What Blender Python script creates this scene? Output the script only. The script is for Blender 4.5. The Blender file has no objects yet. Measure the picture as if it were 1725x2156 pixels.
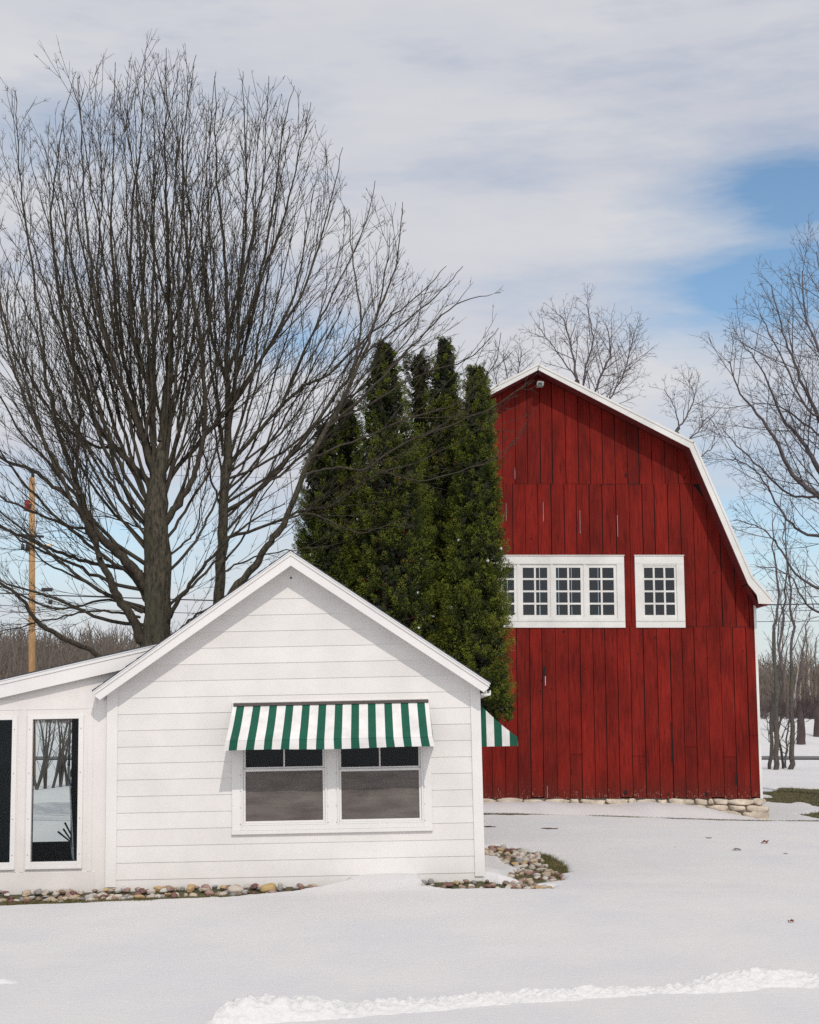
import bpy, math, random
import numpy as np
from mathutils import Vector, Matrix

sc = bpy.context.scene
COL = sc.collection
PI = math.pi

# ------------------------------------------------------------------ camera
F = 3000.0; CX, CY = 862.5, 1078.0
PITCH = math.atan(442.0 / F)
CAMZ = 2.0
cam_d = bpy.data.cameras.new('camera'); cam = bpy.data.objects.new('camera', cam_d); COL.objects.link(cam)
cam.location = (0, 0, CAMZ); cam.rotation_euler = (PI/2 + PITCH, 0, 0)
cam_d.sensor_fit = 'HORIZONTAL'; cam_d.sensor_width = 36.0; cam_d.lens = 36.0 * F / 1725.0
cam_d.clip_start = 0.1; cam_d.clip_end = 3000
sc.camera = cam
sc.view_settings.view_transform = 'Standard'; sc.view_settings.look = 'None'; sc.view_settings.exposure = 0
CP, SP = math.cos(PITCH), math.sin(PITCH)

def ray(u, v):
    a = (u - CX) / F; b = (CY - v) / F
    return (a, CP - b * SP, SP + b * CP)
def at(u, v, Y):
    d = ray(u, v); t = Y / d[1]
    return (d[0] * t, Y, CAMZ + d[2] * t)
def onz(u, v, z):
    d = ray(u, v); t = (z - CAMZ) / d[2]
    return (d[0] * t, d[1] * t, z)

# ------------------------------------------------------------------ object helpers
def tag(o, label=None, cat=None, group=None, kind=None):
    if label: o['label'] = label
    if cat: o['category'] = cat
    if group: o['group'] = group
    if kind: o['kind'] = kind
    return o
def empty(name, loc=(0, 0, 0), rot=(0, 0, 0)):
    o = bpy.data.objects.new(name, None); COL.objects.link(o)
    o.location = loc; o.rotation_euler = rot; o.empty_display_size = 0.2
    return o
def mesh_obj(name, verts, faces, mats, parent=None, smooth=False, midx=None):
    me = bpy.data.meshes.new(name)
    me.from_pydata([tuple(v) for v in verts], [], faces)
    for m in (mats if isinstance(mats, (list, tuple)) else [mats]): me.materials.append(m)
    if midx is not None: me.polygons.foreach_set('material_index', midx)
    if smooth: me.polygons.foreach_set('use_smooth', [True] * len(me.polygons))
    me.update()
    o = bpy.data.objects.new(name, me); COL.objects.link(o)
    if parent: o.parent = parent
    return o
def np_mesh(name, V, Fc, mats, parent=None, smooth=False, midx=None):
    """V (n,3) float, Fc (m,k) int, all faces with k corners"""
    me = bpy.data.meshes.new(name)
    V = np.asarray(V, dtype=np.float32); Fc = np.asarray(Fc, dtype=np.int32)
    m, k = Fc.shape
    me.vertices.add(len(V)); me.vertices.foreach_set('co', V.ravel())
    me.loops.add(m * k); me.loops.foreach_set('vertex_index', Fc.ravel())
    me.polygons.add(m); me.polygons.foreach_set('loop_start', np.arange(0, m * k, k, dtype=np.int32))
    for mt in (mats if isinstance(mats, (list, tuple)) else [mats]): me.materials.append(mt)
    if midx is not None: me.polygons.foreach_set('material_index', np.asarray(midx, dtype=np.int32))
    me.polygons.foreach_set('use_smooth', np.full(m, smooth, dtype=bool))
    me.update(calc_edges=True); me.validate()
    o = bpy.data.objects.new(name, me); COL.objects.link(o)
    if parent: o.parent = parent
    return o

class MB:
    def __init__(s): s.v = []; s.f = []; s.m = []
    def poly(s, pts, mi=0):
        n = len(s.v); s.v += [tuple(p) for p in pts]; s.f.append(tuple(range(n, n + len(pts)))); s.m.append(mi)
    def prism(s, pts2, y0, y1, mi=0):
        """pts2 list of (x,z), extruded from y0 to y1"""
        n = len(s.v); k = len(pts2)
        area = sum(pts2[i][0]*pts2[(i+1) % k][1]-pts2[(i+1) % k][0]*pts2[i][1] for i in range(k))
        if area < 0: pts2 = pts2[::-1]
        s.v += [(x, y0, z) for x, z in pts2] + [(x, y1, z) for x, z in pts2]
        s.f.append(tuple(range(n, n + k))); s.f.append(tuple(range(n + 2*k - 1, n + k - 1, -1)))
        for i in range(k):
            j = (i + 1) % k
            s.f.append((n + i, n + k + i, n + k + j, n + j))
        s.m += [mi] * (k + 2)
    def box(s, x0, x1, y0, y1, z0, z1, mi=0):
        s.prism([(x0, z0), (x1, z0), (x1, z1), (x0, z1)], y0, y1, mi)
    def build(s, name, mats, parent=None, smooth=False, bevel=0.0):
        o = mesh_obj(name, s.v, s.f, mats, parent, smooth, s.m)
        if bevel:
            b = o.modifiers.new('bevel', 'BEVEL'); b.width = bevel; b.segments = 1; b.limit_method = 'ANGLE'
        return o

def tube(V, Fs, pts, rad, n, rough=0.0):
    """append an n-sided tapered tube (closed by its small tip) to V / Fs (quads)"""
    P = [Vector(p) for p in pts]; k = len(P)
    base = len(V)
    for i in range(k):
        t = (P[min(i+1, k-1)] - P[max(i-1, 0)])
        if t.length < 1e-9: t = Vector((0, 0, 1))
        t.normalize()
        ref = Vector((0, 1, 0)) if abs(t.y) < 0.8 else Vector((1, 0, 0))
        a = t.cross(ref).normalized(); b = t.cross(a)
        r = rad[i]
        for j in range(n):
            th = 2 * PI * j / n
            r_ = r * (1 + rough * (math.sin(5*th + i*.35) * .5 + math.sin(9*th - i*.5 + 1.3) * .4 + math.sin(2*th + i*.9) * .6 + math.sin(3*th - i*1.7) * .3)) if rough else r
            V.append(P[i] + (a * math.cos(th) + b * math.sin(th)) * r_)
    for i in range(k - 1):
        for j in range(n):
            j2 = (j + 1) % n
            Fs.append((base + i*n + j, base + (i+1)*n + j, base + (i+1)*n + j2, base + i*n + j2))

def tube_obj(name, pts, rad, n, mat, parent=None, smooth=True, caps=True):
    V = []; Fs = []
    tube(V, Fs, pts, rad, n)
    if caps:
        Fs = list(Fs); Fs.append(tuple(range(n))); m = len(V); Fs.append(tuple(range(m-1, m-n-1, -1)))
    return mesh_obj(name, V, Fs, mat, parent, smooth)

# numpy value noise
def _h(ix, iy, seed):
    n = (ix.astype(np.int64) * 374761393 + iy.astype(np.int64) * 668265263 + seed * 1442695041) & 0xffffffff
    n = ((n ^ (n >> 13)) * 1274126177) & 0xffffffff
    return ((n ^ (n >> 16)) & 0xffff) / 65535.0
def vnoise(x, y, seed=0):
    x = np.asarray(x, float); y = np.asarray(y, float)
    ix = np.floor(x); iy = np.floor(y); fx = x - ix; fy = y - iy
    fx = fx*fx*(3-2*fx); fy = fy*fy*(3-2*fy)
    a = _h(ix, iy, seed); b = _h(ix+1, iy, seed); c = _h(ix, iy+1, seed); d = _h(ix+1, iy+1, seed)
    return (a*(1-fx)+b*fx)*(1-fy) + (c*(1-fx)+d*fx)*fy
def fbm(x, y, oct=4, seed=0):
    s = 0; a = 1; t = 0
    for i in range(oct):
        s = s + a * vnoise(x * 2**i, y * 2**i, seed + i * 17); t += a; a *= .5
    return s / t * 2 - 1
def sstep(a, b, x):
    t = np.clip((np.asarray(x, float) - a) / (b - a), 0, 1); return t*t*(3-2*t)
def inpoly(x, y, poly):
    inside = np.zeros(np.shape(x), bool); n = len(poly)
    for i in range(n):
        x0, y0 = poly[i]; x1, y1 = poly[(i+1) % n]
        c = ((y0 > y) != (y1 > y)) & (x < (x1-x0)*(y-y0)/((y1-y0) if y1 != y0 else 1e-9)+x0)
        inside ^= c
    return inside
def seg_dist(x, y, poly):
    """signed distance (negative inside)"""
    d = np.full(np.shape(x), 1e9)
    n = len(poly)
    for i in range(n):
        x0, y0 = poly[i]; x1, y1 = poly[(i+1) % n]
        dx, dy = x1-x0, y1-y0; L = dx*dx+dy*dy
        t = np.clip(((x-x0)*dx+(y-y0)*dy)/L, 0, 1)
        d = np.minimum(d, np.hypot(x-x0-t*dx, y-y0-t*dy))
    return np.where(inpoly(x, y, poly), -d, d)

# ------------------------------------------------------------------ materials
class NT:
    def __init__(s, name):
        s.mat = bpy.data.materials.new(name); s.mat.use_nodes = True
        s.t = s.mat.node_tree; s.b = s.t.nodes['Principled BSDF']; s.out = s.t.nodes['Material Output']
    def n(s, typ, **kw):
        nd = s.t.nodes.new(typ)
        for k, v in kw.items():
            if k in nd.inputs: nd.inputs[k].default_value = v
            else: setattr(nd, k, v)
        return nd
    def l(s, a, b): s.t.links.new(a, b)
def rgb(r, g, b): return (r, g, b, 1)
def ramp(T, fac, stops, interp='LINEAR'):
    r = T.n('ShaderNodeValToRGB'); T.l(fac, r.inputs[0]); r.color_ramp.interpolation = interp
    e = r.color_ramp.elements
    while len(e) < len(stops): e.new(0.5)
    for i, (p, c) in enumerate(stops): e[i].position = p; e[i].color = c if len(c) == 4 else (*c, 1)
    return r
def noise(T, scale, detail=4, rough=.6, vec=None, dim='3D'):
    n = T.n('ShaderNodeTexNoise'); n.inputs['Scale'].default_value = scale; n.inputs['Detail'].default_value = detail
    n.inputs['Roughness'].default_value = rough
    if vec: T.l(vec, n.inputs['Vector'])
    return n
def objvec(T, scale=(1, 1, 1)):
    tc = T.n('ShaderNodeTexCoord'); mp = T.n('ShaderNodeMapping'); mp.inputs['Scale'].default_value = scale
    T.l(tc.outputs['Object'], mp.inputs[0]); return mp.outputs[0]
def bump(T, h, strength=.3, dist=.01):
    b = T.n('ShaderNodeBump'); b.inputs['Strength'].default_value = strength; b.inputs['Distance'].default_value = dist
    T.l(h, b.inputs['Height']); T.l(b.outputs[0], T.b.inputs['Normal']); return b
def mixc(T, fac, a, b, mode='MIX'):
    m = T.n('ShaderNodeMix', data_type='RGBA', blend_type=mode)
    for s, v in ((m.inputs[0], fac), (m.inputs[6], a), (m.inputs[7], b)):
        if hasattr(v, 'default_value') or hasattr(v, 'is_output'): T.l(v, s)
        else: s.default_value = v
    return m.outputs[2]
def simple(name, c, rough=.6, var=.12, scale=6, metal=0, bmp=0.0, stretch=(1, 1, 1), spec=.5):
    T = NT(name); v = objvec(T, stretch)
    n = noise(T, scale, 5, .65, v)
    lo = tuple(x*(1-var) for x in c); hi = tuple(min(1, x*(1+var)) for x in c)
    r = ramp(T, n.outputs[0], [(.3, lo), (.7, hi)])
    T.l(r.outputs[0], T.b.inputs['Base Color']); T.b.inputs['Roughness'].default_value = rough
    T.b.inputs['Metallic'].default_value = metal; T.b.inputs['Specular IOR Level'].default_value = spec
    if bmp: bump(T, n.outputs[0], bmp, .004)
    return T.mat

M = {}
def mk_white(name, c=(.735, .708, .685), grime=.09):
    T = NT(name); v = objvec(T)
    big = noise(T, 1.3, 5, .6, v); fine = noise(T, 60, 3, .6, objvec(T, (1, 1, 3)))
    lo = tuple(x*(1-grime) for x in c)
    r = ramp(T, big.outputs[0], [(.35, lo), (.62, c)])
    r2 = ramp(T, fine.outputs[0], [(.3, (.95, .95, .95)), (.6, (1, 1, 1))])
    o = mixc(T, 1.0, r.outputs[0], r2.outputs[0], 'MULTIPLY')
    gi = T.n('ShaderNodeNewGeometry'); ri = ramp(T, gi.outputs['Random Per Island'], [(0, (.955, .95, .945)), (1, (1, 1, 1))]); o = mixc(T, 1.0, o, ri.outputs[0], 'MULTIPLY')
    # a few rusty / dirty specks
    sp = noise(T, 23, 2, .5, objvec(T, (1, 1, .6)))
    rs = ramp(T, sp.outputs[0], [(.74, (0, 0, 0)), (.80, (.5, .5, .5))])
    o = mixc(T, rs.outputs[0], o, rgb(.62, .55, .46))
    T.l(o, T.b.inputs['Base Color']); T.b.inputs['Roughness'].default_value = .55
    T.b.inputs['Specular IOR Level'].default_value = .25
    bump(T, fine.outputs[0], .15, .003)
    return T.mat
M['siding'] = mk_white('white_siding_paint')
M['trim'] = mk_white('white_trim_paint', (.745, .722, .70), .07)
M['porch'] = mk_white('porch_panel_paint', (.725, .688, .66), .08)
M['barn_white'] = mk_white('barn_trim_paint', (.74, .725, .695), .16)
M['metal_edge'] = simple('drip_edge_metal', (.62, .63, .66), .45, .08, 8, .0)
M['shingle'] = simple('dark_shingles', (.045, .043, .045), .9, .35, 30, bmp=.5)
M['roofsheet'] = simple('barn_roof_shingles', (.12, .11, .11), .9, .3, 12, bmp=.5)
M['brown_metal'] = simple('brown_metal', (.07, .055, .048), .5, .2, 20)
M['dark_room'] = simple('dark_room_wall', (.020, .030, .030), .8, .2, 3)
M['barn_inside'] = simple('barn_inside_wood', (.045, .045, .045), .9, .3, 4, stretch=(6, 6, 1))
M['black'] = simple('black_rubber', (.012, .012, .014), .5, .2, 10)
M['steel'] = simple('steel_shaft', (.55, .56, .58), .35, .1, 10, .7)
M['handle'] = simple('pale_handle', (.66, .66, .66), .4, .1, 10)
M['bluetag'] = simple('blue_plastic', (.03, .18, .35), .5, .1, 10)
M['stone_f'] = simple('foundation_stone', (.46, .39, .31), .85, .45, 3.5, bmp=1.0)
M['mortar'] = simple('foundation_mortar', (.30, .25, .20), .95, .3, 18, bmp=.8)
M['pole'] = simple('utility_pole_wood', (.36, .21, .095), .85, .3, 5, bmp=.4, stretch=(4, 4, .5))
M['dark_metal'] = simple('dark_line_hardware', (.03, .03, .035), .6, .2, 20)
M['red_metal'] = simple('red_fuse', (.30, .02, .02), .5, .2, 20)
M['grey_metal'] = simple('grey_lamp_metal', (.35, .35, .33), .5, .15, 20)

def mk_barn():
    T = NT('barn_red_boards')
    g = T.n('ShaderNodeNewGeometry')
    vs = objvec(T, (14, 14, .8)); streak = noise(T, 2.2, 7, .75, vs)
    blot = noise(T, 1.1, 5, .65, objvec(T, (1.4, 1, .5)))
    base = ramp(T, g.outputs['Random Per Island'], [(0, (.180, .0130, .0085)), (.35, (.222, .0140, .0090)), (1, (.255, .0155, .0100))])
    st = ramp(T, streak.outputs[0], [(.30, (.30, .30, .28)), (.48, (.82, .82, .80)), (.66, (1.06, 1.08, 1.0))])
    bl = ramp(T, blot.outputs[0], [(.32, (.38, .36, .34)), (.60, (1, 1, 1))])
    o = mixc(T, 1, base.outputs[0], st.outputs[0], 'MULTIPLY'); o = mixc(T, .8, o, bl.outputs[0], 'MULTIPLY')
    # dark knots and worn flecks
    kn = noise(T, 5.5, 2, .5, objvec(T, (1.2, 1, 1))); kr = ramp(T, kn.outputs[0], [(.235, (1, 1, 1)), (.27, (0, 0, 0))])
    o = mixc(T, kr.outputs[0], o, rgb(.02, .006, .006))
    ch = noise(T, 9, 5, .7, objvec(T, (5, 1, .7))); cr = ramp(T, ch.outputs[0], [(.735, (0, 0, 0)), (.77, (.65, .65, .65))])
    o = mixc(T, cr.outputs[0], o, rgb(.40, .25, .2))
    tcb = T.n('ShaderNodeTexCoord'); sx = T.n('ShaderNodeSeparateXYZ'); T.l(tcb.outputs['Object'], sx.inputs[0])
    hb = ramp(T, sx.outputs[2], [(.0, (1, 1, 1)), (.55, (0, 0, 0))]); wn = noise(T, 3, 6, .75, objvec(T, (4, 1, .5)))
    dm = T.n('ShaderNodeMath', operation='MULTIPLY'); T.l(hb.outputs[0], dm.inputs[0]); T.l(wn.outputs[0], dm.inputs[1])
    o = mixc(T, dm.outputs[0], o, rgb(.075, .018, .012))
    pn = noise(T, 16, 5, .75, objvec(T, (3, 1, .8))); pa = T.n('ShaderNodeMath', operation='MULTIPLY_ADD'); T.l(hb.outputs[0], pa.inputs[0]); pa.inputs[1].default_value = .16; T.l(pn.outputs[0], pa.inputs[2])
    pr_ = ramp(T, pa.outputs[0], [(.74, (0, 0, 0)), (.77, (.8, .8, .8))]); o = mixc(T, pr_.outputs[0], o, rgb(.42, .30, .24))
    T.l(o, T.b.inputs['Base Color']); T.b.inputs['Roughness'].default_value = .8; T.b.inputs['Specular IOR Level'].default_value = .15
    grain = noise(T, 6, 6, .8, objvec(T, (40, 40, 1.5))); bump(T, grain.outputs[0], .7, .006)
    return T.mat
M['barn_red'] = mk_barn()
M['barn_dark'] = simple('barn_gap_dark', (.012, .006, .006), .95, .2, 5)
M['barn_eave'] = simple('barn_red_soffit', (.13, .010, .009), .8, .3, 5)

def mk_glass(name, tint=(.75, .82, .82), rough=.02, refl=.10):
    T = NT(name); T.t.nodes.remove(T.b)
    tr = T.n('ShaderNodeBsdfTransparent'); tr.inputs[0].default_value = (*tint, 1)
    gl = T.n('ShaderNodeBsdfGlossy'); gl.inputs['Roughness'].default_value = rough; gl.inputs[0].default_value = (.9, .95, 1, 1)
    nz = noise(T, 2.5, 2, .5, objvec(T)); bp = T.n('ShaderNodeBump'); bp.inputs['Strength'].default_value = .12; bp.inputs['Distance'].default_value = .01
    T.l(nz.outputs[0], bp.inputs['Height']); T.l(bp.outputs[0], gl.inputs['Normal'])
    fr = T.n('ShaderNodeFresnel'); fr.inputs[0].default_value = 1.5
    ad = T.n('ShaderNodeMath', operation='ADD'); T.l(fr.outputs[0], ad.inputs[0]); ad.inputs[1].default_value = refl - .04
    mx = T.n('ShaderNodeMixShader'); T.l(ad.outputs[0], mx.inputs[0]); T.l(tr.outputs[0], mx.inputs[1]); T.l(gl.outputs[0], mx.inputs[2])
    T.l(mx.outputs[0], T.out.inputs[0]); return T.mat
M['glass'] = mk_glass('window_glass', refl=.018)
M['barn_glass'] = mk_glass('barn_window_glass', (.6, .7, .72), .08, .055)
def mk_screen():
    T = NT('insect_screen'); T.t.nodes.remove(T.b)
    tr = T.n('ShaderNodeBsdfTransparent'); df = T.n('ShaderNodeBsdfDiffuse')
    n = noise(T, 3, 5, .6, objvec(T, (.6, 1, 3))); r = ramp(T, n.outputs[0], [(.3, (.15, .13, .12)), (.7, (.27, .24, .22))])
    w = T.n('ShaderNodeTexNoise'); w.inputs['Scale'].default_value = 220; T.l(objvec(T), w.inputs['Vector'])
    o = mixc(T, .35, r.outputs[0], w.outputs[0], 'MULTIPLY')
    T.l(o, df.inputs[0])
    mx = T.n('ShaderNodeMixShader'); mx.inputs[0].default_value = .72
    T.l(tr.outputs[0], mx.inputs[1]); T.l(df.outputs[0], mx.inputs[2]); T.l(mx.outputs[0], T.out.inputs[0]); return T.mat
M['screen'] = mk_screen()
def mk_fabric(name, c):
    T = NT(name); v = objvec(T)
    n = noise(T, 4, 5, .6, v); f = noise(T, 400, 2, .5, v)
    r = ramp(T, n.outputs[0], [(.3, tuple(x*.80 for x in c)), (.62, c)])
    T.l(r.outputs[0], T.b.inputs['Base Color']); T.b.inputs['Roughness'].default_value = .85; T.b.inputs['Specular IOR Level'].default_value = .15
    bump(T, f.outputs[0], .2, .002); return T.mat
M['canvas_w'] = mk_fabric('white_canvas', (.72, .70, .685)); M['canvas_g'] = mk_fabric('green_canvas', (.016, .095, .062))
M['canvas_seam'] = mk_fabric('green_canvas_hem', (.010, .080, .050))

def mk_snow():
    T = NT('snow'); tc = T.n('ShaderNodeTexCoord')
    n1 = noise(T, .8, 5, .6, objvec(T, (1, .5, 1))); n2 = noise(T, 90, 4, .7, tc.outputs['Object']); n3 = noise(T, 9, 5, .6, objvec(T, (1, 1.6, 1)))
    r = ramp(T, n1.outputs[0], [(.3, (.583, .578, .590)), (.7, (.652, .630, .612))])
    g = ramp(T, n2.outputs[0], [(.25, (.90, .90, .90)), (.6, (1, 1, 1))])
    o = mixc(T, 1, r.outputs[0], g.outputs[0], 'MULTIPLY')
    T.l(o, T.b.inputs['Base Color']); T.b.inputs['Roughness'].default_value = .7; T.b.inputs['Specular IOR Level'].default_value = .2
    ad = T.n('ShaderNodeMath', operation='ADD'); ml = T.n('ShaderNodeMath', operation='MULTIPLY'); ml.inputs[1].default_value = 2.5
    T.l(n3.outputs[0], ml.inputs[0]); T.l(ml.outputs[0], ad.inputs[0]); T.l(n2.outputs[0], ad.inputs[1])
    bump(T, ad.outputs[0], .35, .012); return T.mat
M['snow'] = mk_snow()
def mk_berm():
    T = NT('shovelled_snow')
    n2 = noise(T, 28, 6, .75, objvec(T)); r = ramp(T, n2.outputs[0], [(.3, (.62, .61, .61)), (.6, (.70, .686, .676))])
    T.l(r.outputs[0], T.b.inputs['Base Color']); T.b.inputs['Roughness'].default_value = .7; T.b.inputs['Specular IOR Level'].default_value = .2
    bump(T, n2.outputs[0], .6, .02); return T.mat
M['berm'] = mk_berm()
def mk_soil():
    T = NT('winter_lawn_soil')
    n = noise(T, 3, 6, .7, objvec(T)); n2 = noise(T, 60, 4, .7, objvec(T))
    r = ramp(T, n.outputs[0], [(.3, (.055, .065, .022)), (.5, (.10, .095, .040)), (.7, (.17, .125, .065))])
    g = ramp(T, n2.outputs[0], [(.3, (.5, .5, .5)), (.7, (1.1, 1.1, 1.1))])
    T.l(mixc(T, 1, r.outputs[0], g.outputs[0], 'MULTIPLY'), T.b.inputs['Base Color']); T.b.inputs['Roughness'].default_value = .95
    bump(T, n2.outputs[0], .8, .02); return T.mat
M['soil'] = mk_soil()
def mk_bark(name, lo, hi, moss=(.075, .075, .045), sc=1.0):
    T = NT(name)
    n = noise(T, 7*sc, 7, .8, objvec(T, (3, 3, .8))); n2 = noise(T, 2.2, 4, .6, objvec(T))
    r = ramp(T, n.outputs[0], [(.38, lo), (.60, hi)])
    m = ramp(T, n2.outputs[0], [(.50, (0, 0, 0)), (.62, (.6, .6, .6))])
    o = mixc(T, m.outputs[0], r.outputs[0], (*moss, 1))
    T.l(o, T.b.inputs['Base Color']); T.b.inputs['Roughness'].default_value = .9; T.b.inputs['Specular IOR Level'].default_value = .2
    bump(T, n.outputs[0], .9, .03); return T.mat
M['bark'] = mk_bark('maple_bark', (.016, .014, .011), (.105, .09, .064), (.06, .062, .038))
M['twig'] = mk_bark('twig_bark', (.022, .019, .015), (.085, .068, .050), (.06, .056, .038))
M['far_bark'] = mk_bark('far_bark', (.05, .046, .045), (.115, .10, .085), (.10, .095, .06))
M['far_twig'] = simple('far_twigs', (.095, .078, .080), .9, .25, 3)
M['wood_bark'] = simple('woodland_bark', (.13, .105, .085), .9, .35, .6)
M['wood_pale'] = simple('pale_birch_bark', (.36, .31, .26), .9, .3, 1.5)
M['brush'] = simple('brush_twigs', (.060, .042, .040), .9, .4, .5)
M['brush_l'] = simple('brush_twigs_brown', (.115, .078, .052), .9, .4, .5)
M['thuja_bark'] = simple('thuja_bark', (.22, .13, .075), .9, .35, 9, bmp=.6, stretch=(4, 4, .6))

def mk_leaf(name, stops):
    T = NT(name); g = T.n('ShaderNodeNewGeometry')
    n = noise(T, 1.6, 3, .6, objvec(T))
    a = T.n('ShaderNodeMath', operation='MULTIPLY_ADD'); T.l(g.outputs['Random Per Island'], a.inputs[0]); a.inputs[1].default_value = .55
    b = T.n('ShaderNodeMath', operation='MULTIPLY_ADD'); T.l(n.outputs[0], b.inputs[0]); b.inputs[1].default_value = .7; b.inputs[2].default_value = -.18
    T.l(b.outputs[0], a.inputs[2])
    r = ramp(T, a.outputs[0], stops)
    T.l(r.outputs[0], T.b.inputs['Base Color']); T.b.inputs['Roughness'].default_value = .75; T.b.inputs['Specular IOR Level'].default_value = .15
    return T.mat
M['thuja'] = mk_leaf('thuja_sprays', [(.0, (.044, .062, .011)), (.40, (.10, .125, .017)), (.75, (.185, .20, .024)), (.97, (.25, .22, .035)), (1, (.22, .16, .03))])
M['thuja_tip'] = mk_leaf('thuja_sprays_tips', [(.0, (.064, .086, .014)), (.45, (.125, .15, .019)), (.85, (.20, .20, .028)), (1, (.28, .19, .05))])
M['thuja_deep'] = mk_leaf('thuja_sprays_shaded', [(.0, (.020, .030, .008)), (.6, (.048, .064, .013)), (1, (.08, .088, .018))])  # darker copy paints shade deep in the plumes; some whole plumes at random
M['thuja_b'] = mk_leaf('thuja_sprays_bronzed', [(.0, (.035, .034, .016)), (.5, (.085, .074, .03)), (1, (.15, .11, .05))])
M['grass'] = mk_leaf('grass_blades', [(.0, (.05, .055, .018)), (.4, (.11, .105, .04)), (1, (.30, .22, .12))])
def mk_rock():
    T = NT('river_stone'); oi = T.n('ShaderNodeObjectInfo')
    r = T.n('ShaderNodeMix', data_type='RGBA', blend_type='MULTIPLY'); r.inputs[0].default_value = 1
    n = noise(T, 14, 5, .7, objvec(T)); nr = ramp(T, n.outputs[0], [(.3, (.72, .70, .68)), (.7, (1.1, 1.1, 1.1))])
    T.l(oi.outputs['Color'], r.inputs[6]); T.l(nr.outputs[0], r.inputs[7]); T.l(r.outputs[2], T.b.inputs['Base Color'])
    T.b.inputs['Roughness'].default_value = .6; bump(T, n.outputs[0], .3, .004); return T.mat
M['rock'] = mk_rock()
M['leaf_dead'] = simple('dead_leaf', (.20, .055, .03), .8, .3, 20)
M['leaf_grey'] = simple('dry_twiggy_litter', (.16, .12, .09), .8, .3, 20)
M['asphalt'] = simple('asphalt', (.11, .105, .10), .9, .2, 2)

# ------------------------------------------------------------------ world and sun
SUN = Vector((.11, -.47, .49)).normalized()
w = bpy.data.worlds.new("World"); sc.world = w; w.use_nodes = True
nt = w.node_tree; bg = nt.nodes['Background']
class WT:  # same helper interface over the world tree
    t = nt
    def n(s, typ, **kw):
        nd = nt.nodes.new(typ)
        for k, v in kw.items():
            if k in nd.inputs: nd.inputs[k].default_value = v
            else: setattr(nd, k, v)
        return nd
    def l(s, a, b): nt.links.new(a, b)
W = WT()
STR = 0.10
sky = W.n('ShaderNodeTexSky', sky_type='NISHITA'); sky.sun_disc = False
sky.sun_elevation = math.asin(SUN.z); sky.sun_rotation = math.atan2(SUN.x, SUN.y) % (2*PI)
sky.air_density = 1.0; sky.dust_density = .6; sky.ozone_density = 1.5
tc = W.n('ShaderNodeTexCoord')
def wmap(scale, loc=(0, 0, 0), rot=(0, 0, 0)):
    m = W.n('ShaderNodeMapping'); m.inputs['Scale'].default_value = scale; m.inputs['Location'].default_value = loc; m.inputs['Rotation'].default_value = rot
    W.l(tc.outputs['Generated'], m.inputs[0]); return m.outputs[0]
def wmath(op, a, b=None, c=None, clamp=False):
    m = W.n('ShaderNodeMath', operation=op); m.use_clamp = clamp
    for i, v in enumerate((a, b, c)):
        if v is None: continue
        if hasattr(v, 'is_output'): W.l(v, m.inputs[i])
        else: m.inputs[i].default_value = v
    return m.outputs[0]
n1 = noise(W, 3.0, 6, .58, wmap((1.0, 1.0, 4.6), (2.3, .4, 1.1), (0, .16, 0)))
n2 = noise(W, 7, 7, .62, wmap((1.0, 1.0, 4.5), (0, 0, 0), (0, .2, 0)))
warp = wmath('MULTIPLY_ADD', n2.outputs[0], .95, wmath('MULTIPLY', n1.outputs[0], .80))    # 0..1.2
# thin places of the cloud sheet, as directions in the sky
def thin(u, v, ru, rv, amt):
    d = Vector(ray(u, v)).normalized()
    sub = W.n('ShaderNodeVectorMath', operation='SUBTRACT'); W.l(tc.outputs['Generated'], sub.inputs[0]); sub.inputs[1].default_value = d
    mul = W.n('ShaderNodeVectorMath', operation='MULTIPLY'); W.l(sub.outputs[0], mul.inputs[0])
    mul.inputs[1].default_value = (F/ru, F/ru, F/rv)
    ln = W.n('ShaderNodeVectorMath', operation='LENGTH'); W.l(mul.outputs[0], ln.inputs[0])
    g = wmath('MULTIPLY', wmath('SUBTRACT', 1.0, ln.outputs['Value'], clamp=True), amt)
    return g
acc = None
for a_ in [(1680, 470, 470, 170, .82), (1560, 650, 380, 130, .92), (640, 720, 260, 90, .65), (150, 1110, 560, 170, .66), (1690, 360, 300, 120, .35), (200, 260, 560, 150, .26), (1660, 1120, 500, 360, .56), (900, 1240, 1500, 260, .18), (60, 330, 260, 120, .2)]:
    g = thin(*a_); acc = g if acc is None else wmath('ADD', acc, g)
cov = wmath('SUBTRACT', wmath('ADD', warp, .02), acc)
mask = ramp(W, cov, [(.14, (.0, .0, .0)), (.48, (.56, .56, .56)), (.86, (.97, .97, .97))])
# brightness of the sheet
k_ = 1/STR
cl = ramp(W, n1.outputs[0], [(.32, (.565*k_, .585*k_, .66*k_)), (.50, (.65*k_, .66*k_, .70*k_)), (.70, (.73*k_, .73*k_, .745*k_))])
sp_ = W.n('ShaderNodeSeparateXYZ'); W.l(tc.outputs['Generated'], sp_.inputs[0])
back = W.n('ShaderNodeMapRange'); W.l(sp_.outputs[1], back.inputs[0]); back.interpolation_type = 'SMOOTHSTEP'
back.inputs[1].default_value = .35; back.inputs[2].default_value = -.7; back.inputs[3].default_value = 1.0; back.inputs[4].default_value = 1.45  # sky behind the camera brightened, an added fill for the shadows
cs_ = W.n('ShaderNodeVectorMath', operation='SCALE'); W.l(cl.outputs[0], cs_.inputs[0]); W.l(back.outputs[0], cs_.inputs['Scale'])
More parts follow.
